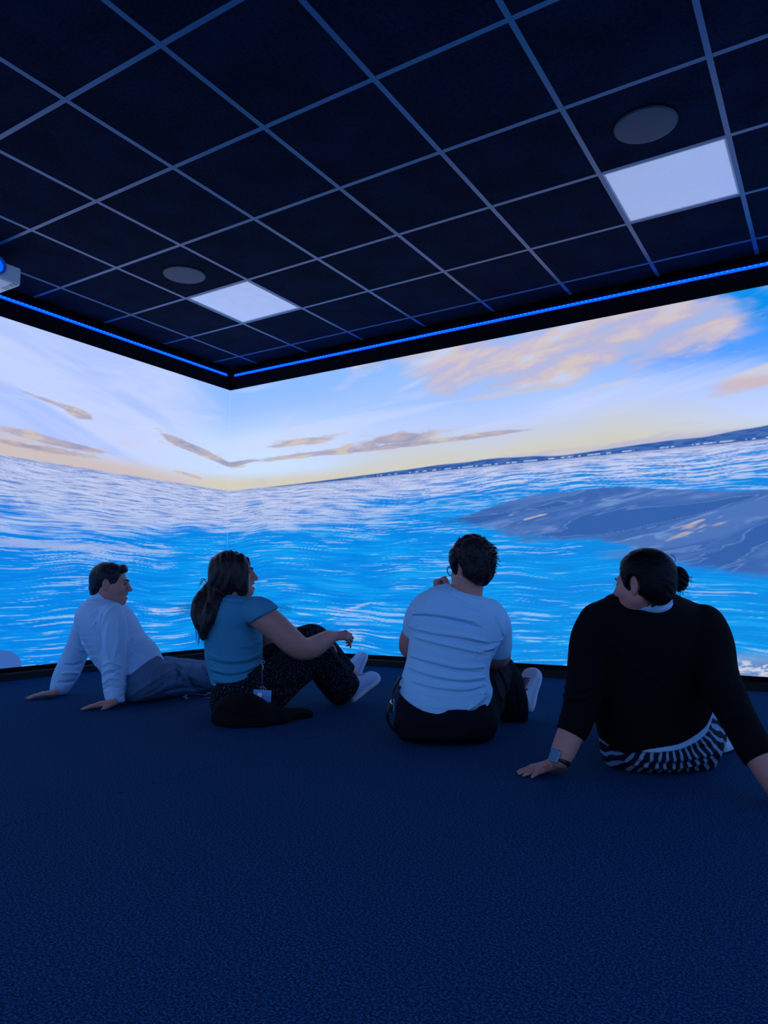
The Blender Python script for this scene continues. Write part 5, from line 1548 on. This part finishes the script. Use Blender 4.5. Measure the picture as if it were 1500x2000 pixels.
    for pts, a, wd in (([(-1.3667,3.1541,0.2735), (-1.3423,3.1693,0.1692), (-1.3403,3.1705,0.0428)], -0.010, 0.007), ([(-1.3476,3.2248,0.1741), (-1.3346,3.2329,0.1039), (-1.3438,3.2272,0.0387)], 0.008, 0.008), ([(-1.3068,3.2502,0.1857), (-1.3020,3.2532,0.1155), (-1.2991,3.2550,0.0526)], -0.006, 0.007), ([(-1.3407,3.0525,0.2390), (-1.3261,3.0616,0.1829), (-1.3149,3.0685,0.1493)], 0.010, 0.007), ([(-1.3679,3.2122,0.1718), (-1.3375,3.2311,0.1717), (-1.3131,3.2463,0.1763)], -0.004, 0.003)):
        G.fold(pts, a, wd)
    G.ripple(0.002, 26, 33)
    G.keep((-1.4385,2.7560,0.2422), UP) if False else None
    G.keep(np.array((-1.3225,3.3818,0.0806)), nrm(RV * 0.98 + FV * 0.1 + UP * 0.05))
    G.cut(cap((-1.3290,3.3719,0.0814), (-1.3054,3.4043,0.0693), 0.060, 0.066), 0.004)
    G.floor(0.002)
    tr = G.surface('trousers', M_tr, body)
    tubes('drawstring', [sweep(crom([(-1.3602,3.1817,0.2947), (-1.3545,3.1735,0.2794), (-1.3443,3.1680,0.2920), (-1.3364,3.1965,0.2689), (-1.3203,3.2301,0.2456)], 5), 0.0042, 6)], M_cord, tr)
    # cropped tousled hair
    E = Field.around([ell(hc, (0.14, 0.15, 0.15), Mh)], 0.0034)
    E.add(ell(w(0, -0.022, 0.036), (0.090, 0.109, 0.100), Mh), 0.01)
    E.add(ell(w(0, -0.070, -0.030), (0.066, 0.048, 0.062), Mh), 0.03)
    E.cut(ell(w(0, 0.098, -0.020), (0.095, 0.066, 0.085), Mh), 0.012)
    E.cut(ell(w(0, 0.045, -0.090), (0.10, 0.092, 0.065), Mh), 0.010)
    for q in (-1, 1): E.cut(ell(w(q * 0.084, -0.004, -0.020), (0.024, 0.024, 0.034), Mh), 0.006)
    E.ripple(0.004, 55, 40)
    hr = E.surface('hair', M_hair, body)
    rs = np.random.RandomState(9)
    L_ = []
    n_t = 0
    while n_t < 900:
        a = rs.rand() * 2 * math.pi; zz = -0.75 + 1.72 * rs.rand()
        rr = math.sqrt(max(0, 1 - min(1, zz) ** 2))
        q = np.array((math.cos(a) * rr, math.sin(a) * rr, min(zz, 1.0)))
        if q[1] > 0.50 or (q[1] > 0.05 and q[2] < 0.0) or (abs(q[0]) > 0.6 and q[2] < -0.15 and q[1] > -0.3): continue
        base = np.array((0, -0.022, 0.036)) + q * np.array((0.089, 0.108, 0.099))
        if q[2] < -0.1: base[1] -= 0.006; base[0] *= 0.9
        flow = np.array((rs.randn() * 0.45, -0.35 + rs.randn() * 0.4, -1.0 + 0.9 * max(q[2], 0) + rs.randn() * 0.35))
        flow = nrm(flow - q * (flow @ q))
        ln = 0.028 + 0.030 * rs.rand()
        out = q * (0.10 + 0.30 * rs.rand() ** 2)
        if q[1] < -0.1 and q[0] > 0.1 and abs(q[2]) < 0.6 and rs.rand() < 0.5: out = q * (0.45 + 0.4 * rs.rand())
        d = nrm(flow + out)
        p0 = base - q * 0.001
        L_.append(hair_strand([w(*p0), w(*(p0 + d * ln * 0.5 + q * 0.004)), w(*(p0 + d * ln + q * 0.001))], 0.0030 + 0.0016 * rs.rand(), 0.0005, 3))
        n_t += 1
    tubes('hair_tufts', L_, M_hair, hr, kind='stuff')
    # glasses
    M_gl = simple('spectacle_frame', (0.012, 0.016, 0.03), 0.3)
    gl = []
    for q in (-1, 1):
        c = np.array((q * 0.034, 0.108, -0.004))
        P_ = [w(*(c + np.array((0.026 * math.cos(t), -0.012 * abs(math.cos(t)) * (1 if q * math.cos(t) > 0 else 0.2), 0.022 * math.sin(t) - 0.004 * (math.cos(t) * q) ** 2 * math.sin(t))))) for t in np.linspace(0, 2 * math.pi, 33)]
        gl.append(sweep(np.array(P_), 0.0021, 6))
        gl.append(sweep(crom([w(q * 0.060, 0.098, 0.006), w(q * 0.076, 0.060, 0.006), w(q * 0.080, 0.0, 0.004), w(q * 0.079, -0.020, -0.012)], 5), 0.0019, 6))
    gl.append(sweep(crom([w(-0.009, 0.112, 0.000), w(0, 0.116, 0.004), w(0.009, 0.112, 0.000)], 4), 0.0019, 6))
    go = tubes('glasses', gl, M_gl, body)
    M_lens, nt, b = new_mat('spectacle_lens')
    b.inputs['Base Color'].default_value = (0.95, 0.97, 1, 1); b.inputs['Roughness'].default_value = 0.02
    b.inputs['Transmission Weight'].default_value = 1.0; b.inputs['IOR'].default_value = 1.05
    for q in (-1, 1):
        c = np.array((q * 0.034, 0.106, -0.004))
        Ml = np.stack([Mh[:, 0], Mh[:, 2], Mh[:, 1]], 1)
        bm = bmesh.new(); lathe(bm, [(0, -0.0008), (0.022, -0.0008), (0.022, 0.0008), (0, 0.0008)], 24, Matrix([[*Ml[i], w(*c)[i]] for i in range(3)] + [[0, 0, 0, 1]]))
        obj('lens', bm_mesh('lens', bm), M_lens, go)
    tubes('earring', [sweep(ring_pts(w(-0.079, -0.008, -0.050), 0.006, Mh[:, 1], Mh[:, 2]), 0.0011, 6)], M_metal, body)
    shoe(body, (-1.3207,3.4418,0.0239), (-1.3110,3.5421,0.2187), -RV * 0.66 - FV * 0.74 + UP * 0.05, 0.1, 1.1, M_shoe, M_sole, M_lace, 7)
    bodyobj = body
    # lanyard with ribbon and keys trailing from the left hip
    M_rb = simple('black_ribbon', (0.006, 0.008, 0.014), 0.45)
    l2 = obj('key_lanyard', None, None, None, 'black ribbon lanyard with metal clasps trailing from the left hip of the white T-shirt woman', 'lanyard')
    base = np.array((-1.5999,2.7535,0.0000)); l2.location = base
    o = lambda *pts: [np.array(p) - base for p in pts]
    tubes('ribbon', [sweep(crom(o((-1.5687,2.6515,0.2618), (-1.5679,2.6166,0.2364), (-1.5738,2.5894,0.1979), (-1.5793,2.5742,0.1544), (-1.5865,2.5697,0.1218), (-1.5847,2.5826,0.0834), (-1.5723,2.6022,0.0530), (-1.5561,2.6240,0.0347), (-1.5368,2.6242,0.0284)), 5), 0.0075, 6, (FV + RV * 0.6, 0.16))], M_rb, l2)
    tubes('ribbon', [sweep(crom(o((-1.5452,2.6072,0.2307), (-1.5475,2.5822,0.1967), (-1.5574,2.5702,0.1608), (-1.5671,2.5700,0.1275)), 5), 0.0060, 6, (FV - RV * 0.4, 0.2))], M_rb, l2)
    tubes('clasp', [sweep(crom(o((-1.5626,2.5669,0.1812), (-1.5636,2.5605,0.1697), (-1.5565,2.5648,0.1596)), 3), 0.0045, 6)], M_metal, l2)
    tubes('clasp', [sweep(crom(o((-1.5512,2.5681,0.1839), (-1.5520,2.5653,0.1538), (-1.5538,2.5642,0.1336)), 3), 0.0026, 6)], simple('blue_tag', (0.10, 0.26, 0.40), 0.4), l2)
    tubes('key', [sweep(ring_pts(np.array((-1.6038,2.7171,0.0100)) - base, 0.009, RV, nrm(UP + FV)), 0.0022, 6)], M_metal, l2)
    tubes('key', [sweep(crom(o((-1.6617,2.7588,0.0100), (-1.6383,2.7453,0.0060), (-1.6069,2.7139,0.0060)), 3), 0.0045, 6)], M_metal, l2)
    return body


white_tee()


# ------------------------------------------------------------------ person 4: woman in a black cardigan and striped trousers, hair in a bun
def cardigan_woman():
    M_card_ = cloth('black_cardigan', (0.0022, 0.0025, 0.004), 0.2, 900, 0.9, 0.2)
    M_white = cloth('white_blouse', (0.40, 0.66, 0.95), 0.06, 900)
    M_hair = hair_mat('black_hair', (0.0012, 0.0014, 0.0022), (0.005, 0.006, 0.010), (0.5, 0.5, 1.6), 0.12)
    M_shoe = cloth('white_trainer', (0.52, 0.62, 0.78), 0.05, 700)
    M_sole = simple('chunky_white_sole', (0.50, 0.60, 0.76), 0.55)
    M_tr, nt, b = new_mat('striped_cotton')
    x, y, z = nt.sep(S(nt, nt.n('ShaderNodeNewGeometry').outputs['Position']))
    C0 = np.array((-0.5404,2.6671,0.2475))
    rr = x * RV[0] + y * RV[1] - float(C0 @ RV)
    zz = z - float(C0[2])
    dd = x * FV[0] + y * FV[1] - float(C0 @ FV)
    ang = nt.math('ARCTAN2', rr, zz * -1.0)
    wob = nt.noise(nt.vec(rr, zz, dd), 14.0, 2.0) - 0.5
    st_r = ((ang + wob * 0.14) * 7.6 + 0.3).frac()
    stripe = nt.step(0.58, 0.63, st_r) * nt.step(1.0, 0.97, st_r)
    nt.plug(b.inputs['Base Color'], nt.mix(stripe, (0.008, 0.012, 0.024), (0.20, 0.31, 0.48)))
    b.inputs['Roughness'].default_value = 0.85; b.inputs['Specular IOR Level'].default_value = 0.1
    rings = [((-0.6179,2.5129,0.5956), (-0.4777,2.6002,0.5850), 0.060), ((-0.6737,2.4900,0.5818), (-0.4068,2.6561,0.5692), 0.085), ((-0.7127,2.4775,0.5507), (-0.3744,2.6880,0.5361), 0.108), ((-0.7354,2.4869,0.4706), (-0.3659,2.7168,0.4559), 0.120),
             ((-0.7405,2.5190,0.3818), (-0.3741,2.7471,0.3636), 0.125), ((-0.7414,2.5539,0.2829), (-0.3883,2.7735,0.2699), 0.130), ((-0.7436,2.5878,0.1825), (-0.3996,2.8019,0.1781), 0.135), ((-0.7375,2.6151,0.1089), (-0.4082,2.8201,0.1151), 0.142), ((-0.7296,2.6318,0.0543), (-0.3994,2.8373,0.0675), 0.150)]
    la = [((-0.6987,2.4980,0.5193), 0.062), ((-0.7308,2.4898,0.4225), 0.058), ((-0.7437,2.4818,0.3251), 0.054), ((-0.7560,2.4741,0.2454), 0.050), ((-0.7752,2.4504,0.1765), 0.043), ((-0.7937,2.4270,0.1219), 0.034), ((-0.8087,2.3942,0.0703), 0.029)]
    ra = [((-0.3900,2.6547,0.5097), 0.064), ((-0.3585,2.6272,0.4283), 0.058), ((-0.3422,2.5902,0.3438), 0.054), ((-0.3099,2.5632,0.2629), 0.051), ((-0.2585,2.5245,0.1710), 0.045), ((-0.2102,2.4957,0.0948), 0.036), ((-0.1725,2.4838,0.0321), 0.030)]
    rl = [((-0.4916,2.8270,0.0769), 0.115), ((-0.4734,3.0033,0.0888), 0.085), ((-0.4826,3.2096,0.0638), 0.066), ((-0.5068,3.2887,0.0342), 0.058), ((-0.4700,3.2645,0.0056), 0.046)]
    ll = [((-0.6545,2.7257,0.0773), 0.115), ((-0.7031,2.9781,0.0894), 0.090), ((-0.7225,3.2016,0.1103), 0.066), ((-0.7054,3.3536,0.0293), 0.055), ((-0.6818,3.4389,-0.0260), 0.045)]
    hc = (-0.5515,2.5071,0.6450)
    Mh = frame(-RV * 0.66 + FV * 0.75 - UP * 0.05, UP + RV * 0.02)
    s = 0.88
    allp = [loft(rings)] + limb(la) + limb(ra) + limb(rl) + limb(ll)
    lo = np.min([p[1] for p in allp], 0) - 0.16; hi = np.max([p[2] for p in allp], 0) + 0.16; hi[2] += 0.16
    B = Field(lo, hi, 0.0046)
    B.add(loft(rings[:7], -0.020), 0.02)
    B.add(ell((-0.5637,2.7351,0.0854), (0.14, 0.11, 0.08)), 0.02)
    off = lambda a: [(p, r - (0.018 if i < 4 else 0.009 if i < 5 else 0.0)) for i, (p, r) in enumerate(a)]
    B.add(limb(off(la)), 0.02); B.add(limb(off(ra)), 0.02)
    B.add(limb([(p, r - 0.014) for p, r in rl]) + limb([(p, r - 0.014) for p, r in ll]), 0.02)
    B.add(limb([((-0.5536,2.5647,0.5712), 0.062), ((-0.5482,2.5445,0.5990), 0.056), ((-0.5428,2.5243,0.6264), 0.056)]), 0.02)
    w = head(B, hc, Mh, s)
    tips = hand(B, (-0.8418,2.4803,0.0360), -RV * 0.97 - FV * 0.26 - UP * 0.17, UP - RV * 0.1, False, 0.98, 1.15, ((6, 14, 6), (6, 14, 6), (6, 14, 6), (8, 16, 6)), (0.4, 0.010))
    B.add(limb([((-0.8087,2.3942,0.0703), 0.029), ((-0.8355,2.4772,0.0340), 0.028)]), 0.01)
    hand(B, (-0.1668,2.4302,0.0340), RV * 0.90 - FV * 0.35 - UP * 0.15, UP, True, 0.98, 1.1, ((6, 14, 6),) * 4, (0.4, 0.010))
    B.floor()
    body = B.surface('person', M_skin, None, label='woman in a black cardigan and striped trousers seen from behind, dark hair in a bun', cat='person')
    face_parts(w, Mh, s, body, M_eye, M_hair)
    for tp, d, n in tips[:4]:
        bm = bmesh.new()
        Mn = np.stack([np.cross(d, n), d, nrm(n - d * (n @ d))], 1)
        bmesh.ops.create_icosphere(bm, subdivisions=2, radius=1.0, matrix=Matrix([[*(Mn[i] * np.array((0.0056, 0.0075, 0.0022))), (tp + Mn[:, 2] * 0.0058 + d * 0.0005)[i]] for i in range(3)] + [[0, 0, 0, 1]]))
        obj('fingernail', bm_mesh('fingernail', bm, True), M_nail, body)
    # cardigan
    H = Field.around([loft(rings)] + limb(la) + limb(ra), 0.0046, 0.05)
    H.add(loft(rings[:8]), 0.01)
    H.add(limb(la), 0.022); H.add(limb([(p, r + (0.006 if i > 4 else 0)) for i, (p, r) in enumerate(ra)]), 0.022); H.add(limb([(p, r + 0.007) for p, r in la[4:]]), 0.01)
    for pts, a, wd in (([(-0.7807,2.3998,0.2698), (-0.7608,2.4122,0.2631), (-0.7202,2.4375,0.2763)], 0.008, 0.006), ([(-0.7744,2.4037,0.2931), (-0.7543,2.4162,0.2897), (-0.7194,2.4379,0.3029)], 0.007, 0.006), ([(-0.2985,2.5232,0.3471), (-0.3101,2.5160,0.3284), (-0.3376,2.4989,0.3175)], 0.008, 0.006), ([(-0.2742,2.5383,0.2846), (-0.2909,2.5280,0.2753), (-0.3197,2.5100,0.2630)], 0.009, 0.006), ([(-0.2593,2.5476,0.2566), (-0.2761,2.5372,0.2443), (-0.3076,2.5176,0.2319)], 0.008, 0.006),
                       ([(-0.6439,2.4260,0.4604), (-0.5897,2.4598,0.3780), (-0.5066,2.5115,0.3287)], 0.005, 0.01), ([(-0.4167,2.5674,0.4598), (-0.4630,2.5386,0.3613), (-0.5224,2.5017,0.2799)], 0.005, 0.01)):
        H.fold(pts, a, wd)
    H.ripple(0.0018, 22, 51)
    # cuffs
    c1 = nrm(np.array((-0.7937,2.4270,0.1219)) - np.array((-0.7752,2.4504,0.1765)))
    H.cut(beyond(np.array((-0.7846,2.4386,0.1441)), c1, 0.17), 0.002)
    c2 = nrm(np.array((-0.2102,2.4957,0.0948)) - np.array((-0.2585,2.5245,0.1710)))
    H.cut(beyond(np.array((-0.2265,2.5092,0.1169)), c2, 0.22), 0.002)
    # hem hangs lower at the back left, rises to the right
    H.add(loft(rings[5:9]), 0.006)
    H.hem([(-0.7102,2.4672,0.1618), (-0.7061,2.4698,0.1568), (-0.6918,2.4787,0.1518), (-0.6733,2.4902,0.1418), (-0.6614,2.4976,0.1071), (-0.6419,2.5098,0.0856), (-0.6192,2.5239,0.0757), (-0.5901,2.5420,0.0839), (-0.5610,2.5601,0.0953), (-0.5174,2.5872,0.1051), (-0.4753,2.6134,0.1149), (-0.4385,2.6363,0.1346), (-0.4088,2.6548,0.1561), (-0.3831,2.6708,0.1842), (-0.3339,2.7014,0.2858)], 0.003, float(np.array((-0.5257,2.5703,0.1385)) @ FV))
    H.add(limb(ra[2:5]), 0.003)
    H.floor(0.03)
    H.cut([cap((-0.5481,2.5564,0.5817), (-0.5447,2.5467,0.6161), 0.066, 0.085)], 0.004)
    H.surface('cardigan', M_card_, body)
    # blouse: collar at the nape and tail below the hem
    W_ = Field.around([loft(rings[6:])] + [ell((-0.5509,2.5546,0.5835), (0.09, 0.09, 0.05))], 0.0046, 0.03)
    W_.add(loft(rings[5:9], -0.003), 0.01)
    W_.hem([(-0.7101,2.4673,0.1684), (-0.6730,2.4904,0.1518), (-0.6611,2.4978,0.1170), (-0.6188,2.5241,0.0856), (-0.5898,2.5422,0.0938), (-0.5606,2.5603,0.1052), (-0.5171,2.5874,0.1150), (-0.4749,2.6136,0.1248), (-0.4381,2.6365,0.1446), (-0.4084,2.6550,0.1660), (-0.3827,2.6710,0.1942), (-0.3339,2.7014,0.2858)], 0.003, flip=True)
    W_.hem([(-0.7994,2.4117,0.2368), (-0.6679,2.4936,0.1783), (-0.6151,2.5264,0.1120), (-0.5799,2.5483,0.0871), (-0.5441,2.5706,0.0838), (-0.5152,2.5886,0.0870), (-0.4761,2.6129,0.0935), (-0.4396,2.6357,0.1082), (-0.4071,2.6559,0.1280), (-0.3800,2.6727,0.1560), (-0.3347,2.7009,0.2691)])
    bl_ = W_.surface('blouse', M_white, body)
    N, V_, F_ = 32, [], []
    c0, ax = np.array((-0.5461,2.5482,0.5887)), nrm(UP + FV * -0.25 + RV * 0.08)
    a1 = nrm(RV - ax * (RV @ ax)); a2 = np.cross(ax, a1)
    prof = [(0.062, -0.02), (0.0635, 0.000), (0.066, 0.016), (0.069, 0.017), (0.072, 0.000), (0.076, -0.02)]
    for i in range(N + 1):
        g = 2 * math.pi * i / N
        for r_, h_ in prof: V_.append(c0 + a1 * math.cos(g) * r_ * 1.16 + a2 * math.sin(g) * r_ * 1.0 + ax * (h_ + 0.002 * math.sin(5 * g)))
    m = len(prof)
    for i in range(N):
        for j in range(m): F_.append((i * m + j, i * m + (j + 1) % m, (i + 1) * m + (j + 1) % m, (i + 1) * m + j))
    tubes('collar', [(np.array(V_), np.array(F_))], M_white, bl_)
    # trousers
    pel = [rings[6], rings[7], ((-0.7292,2.6321,0.0683), (-0.3986,2.8379,0.0885), 0.160), ((-0.7172,2.6160,0.0345), (-0.4065,2.8094,0.0476), 0.160), ((-0.6720,2.6206,0.0116), (-0.4349,2.7681,0.0144), 0.13)]
    G = Field.around([loft(pel)] + limb(rl) + limb(ll), 0.005, 0.04)
    G.add(loft(pel, -0.012), 0.02); G.add(limb(rl), 0.025); G.add(limb(ll), 0.025)
    G.fold([(-0.5231,2.6190,0.0338), (-0.4720,2.6508,0.0403), (-0.4202,2.6830,0.0635)], -0.009, 0.005)
    G.fold([(-0.4115,2.8063,0.1101), (-0.3985,2.8143,0.0927), (-0.3934,2.8175,0.0718)], -0.006, 0.006)
    G.ripple(0.002, 28, 61)
    G.keep(np.array((-0.5577,2.7388,0.1680)), nrm(UP + RV * -0.1) ) if False else None
    G.cut(rbox(np.array((-0.5779,2.6791,0.2186)), (0.20, 0.12, 0.06), Mq(1.0, 0.0), 0.01), 0.01) if False else None
    G.floor(0.002)
    G.surface('trousers', M_tr, body)
    # hair scraped back into a bun
    E = Field.around([ell(hc, (0.17, 0.19, 0.15), Mh)], 0.0034)
    E.add(ell(w(0, -0.022, 0.031), (0.079, 0.099, 0.089), Mh), 0.01)
    E.add(ell(w(0, -0.066, -0.022), (0.064, 0.046, 0.056), Mh), 0.03)
    E.cut(ell(w(0, 0.092, -0.010), (0.085, 0.058, 0.088), Mh), 0.012)
    E.cut(ell(w(0, 0.05, -0.092), (0.09, 0.090, 0.070), Mh), 0.010)
    for q in (-1, 1): E.cut(ell(w(q * 0.080, -0.010, -0.012), (0.020, 0.022, 0.034), Mh), 0.006)
    bc = np.array((-0.4476,2.5482,0.6581))
    bn = nrm(bc - w(0, -0.03, 0.0))
    Mb = frame(bn, UP)
    E.add(cap(w(0, -0.10, 0.0), bc - bn * 0.012, 0.026, 0.026), 0.010)
    E.add(ell(bc, (0.036, 0.029, 0.037), Mb), 0.006)
    E.ripple(0.0007, 170, 63, (0.1, 0.1, 1.0))
    hr = E.surface('hair', M_hair, body)
    rs = np.random.RandomState(3)
    L_ = []
    for i in range(9):
        g = 2 * math.pi * i / 9
        pts = []
        for t in np.linspace(0, 1, 7):
            a_ = g + t * 2.2
            rad = 0.037 * math.sin(0.35 + 2.2 * t)
            pts.append(bc + Mb[:, 0] * rad * math.cos(a_) + Mb[:, 2] * rad * math.sin(a_) + Mb[:, 1] * (0.028 * math.cos(0.35 + 2.2 * t)))
        L_.append(sweep(crom(pts, 3), np.linspace(0.0075, 0.0055, 19), 6))
    for i in range(16):
        e = bc + rs.randn(3) * 0.014 - UP * 0.020
        L_.append(hair_strand([e, e - UP * (0.012 + 0.012 * rs.rand()) + RV * rs.randn() * 0.008, e - UP * (0.018 + 0.02 * rs.rand()) + RV * (rs.randn() * 0.016)], 0.0009, 0.0004, 4))
    for i in range(8):
        e = bc + Mb[:, 1] * 0.02 + rs.randn(3) * 0.012
        L_.append(hair_strand([e, e + Mb[:, 1] * 0.016 + UP * rs.randn() * 0.01, e + Mb[:, 1] * 0.012 - UP * 0.016], 0.0007, 0.0004, 4))
    for i in range(14):
        a_ = w(rs.randn() * 0.02 + 0.02, -0.085 + rs.randn() * 0.01, 0.085 + rs.randn() * 0.008)
        L_.append(hair_strand([a_, (a_ + bc) / 2 + UP * (0.022 + 0.006 * rs.rand()) - FV * 0.01 * rs.randn(), bc + UP * 0.02 - bn * 0.02], 0.0012, 0.0006, 4))
    for i in range(16):
        a_ = w(-0.055 - 0.008 * rs.rand(), -0.04 - 0.05 * rs.rand(), -0.075 - 0.018 * rs.rand())
        L_.append(hair_strand([a_, a_ + Mh[:, 1] * -0.03 + UP * 0.02, w(-0.03, -0.115, -0.02)], 0.0016, 0.0008, 4))
    tubes('hair_strands', L_, M_hair, hr, kind='stuff')
    # smartwatch on the left wrist
    M_wc = simple('watch_case', (0.35, 0.40, 0.48), 0.25, metal=0.8)
    M_ws, nt, b = new_mat('watch_glass')
    b.inputs['Base Color'].default_value = (0.10, 0.24, 0.36, 1); b.inputs['Roughness'].default_value = 0.12
    M_wb = simple('black_strap', (0.004, 0.004, 0.006), 0.5)
    wc = np.array((-0.8088,2.3941,0.0670)); wax = nrm(np.array((-0.7937,2.4270,0.1219)) - np.array((-0.8119,2.3922,0.0572)))
    wn = nrm(-RV * 0.62 - FV * 0.62 + UP * 0.50); wn = nrm(wn - wax * (wn @ wax)); wt = np.cross(wax, wn)
    wo = obj('smartwatch', None, None, body)
    band = Field.around([cap(wc - wax * 0.02, wc + wax * 0.02, 0.045)], 0.003)
    band.add(cap(wc - wax * 0.03, wc + wax * 0.03, 0.0345), 0.002)
    band.keep(wc + wax * 0.0115, wax); band.keep(wc - wax * 0.0115, -wax)
    band.surface('band', M_wb, wo)
    W3 = np.stack([wt, wax, wn], 1)
    placed_box('case', (0.0185, 0.0215, 0.0052), wc + wn * 0.0375, W3, M_wc, wo, 0.0048)
    placed_box('screen', (0.0158, 0.0188, 0.0012), wc + wn * 0.0428, W3, M_ws, wo, 0.0010)
    tubes('crown', [sweep(np.array([wc + wn * 0.038 + wt * 0.018 + wax * 0.008, wc + wn * 0.038 + wt * 0.0215 + wax * 0.008]), 0.0035, 6)], M_wc, wo)
    shoe(body, (-0.4213,3.0771,0.0060), np.array((-0.4213,3.0771,0.0060)) + RV * 0.16 + FV * 0.19 + UP * 0.0, UP * 0.98 - RV * 0.1, 0.1, 1.1, M_shoe, M_sole, M_shoe, 5, 0.0028, 0.012)
    return body


cardigan_woman()
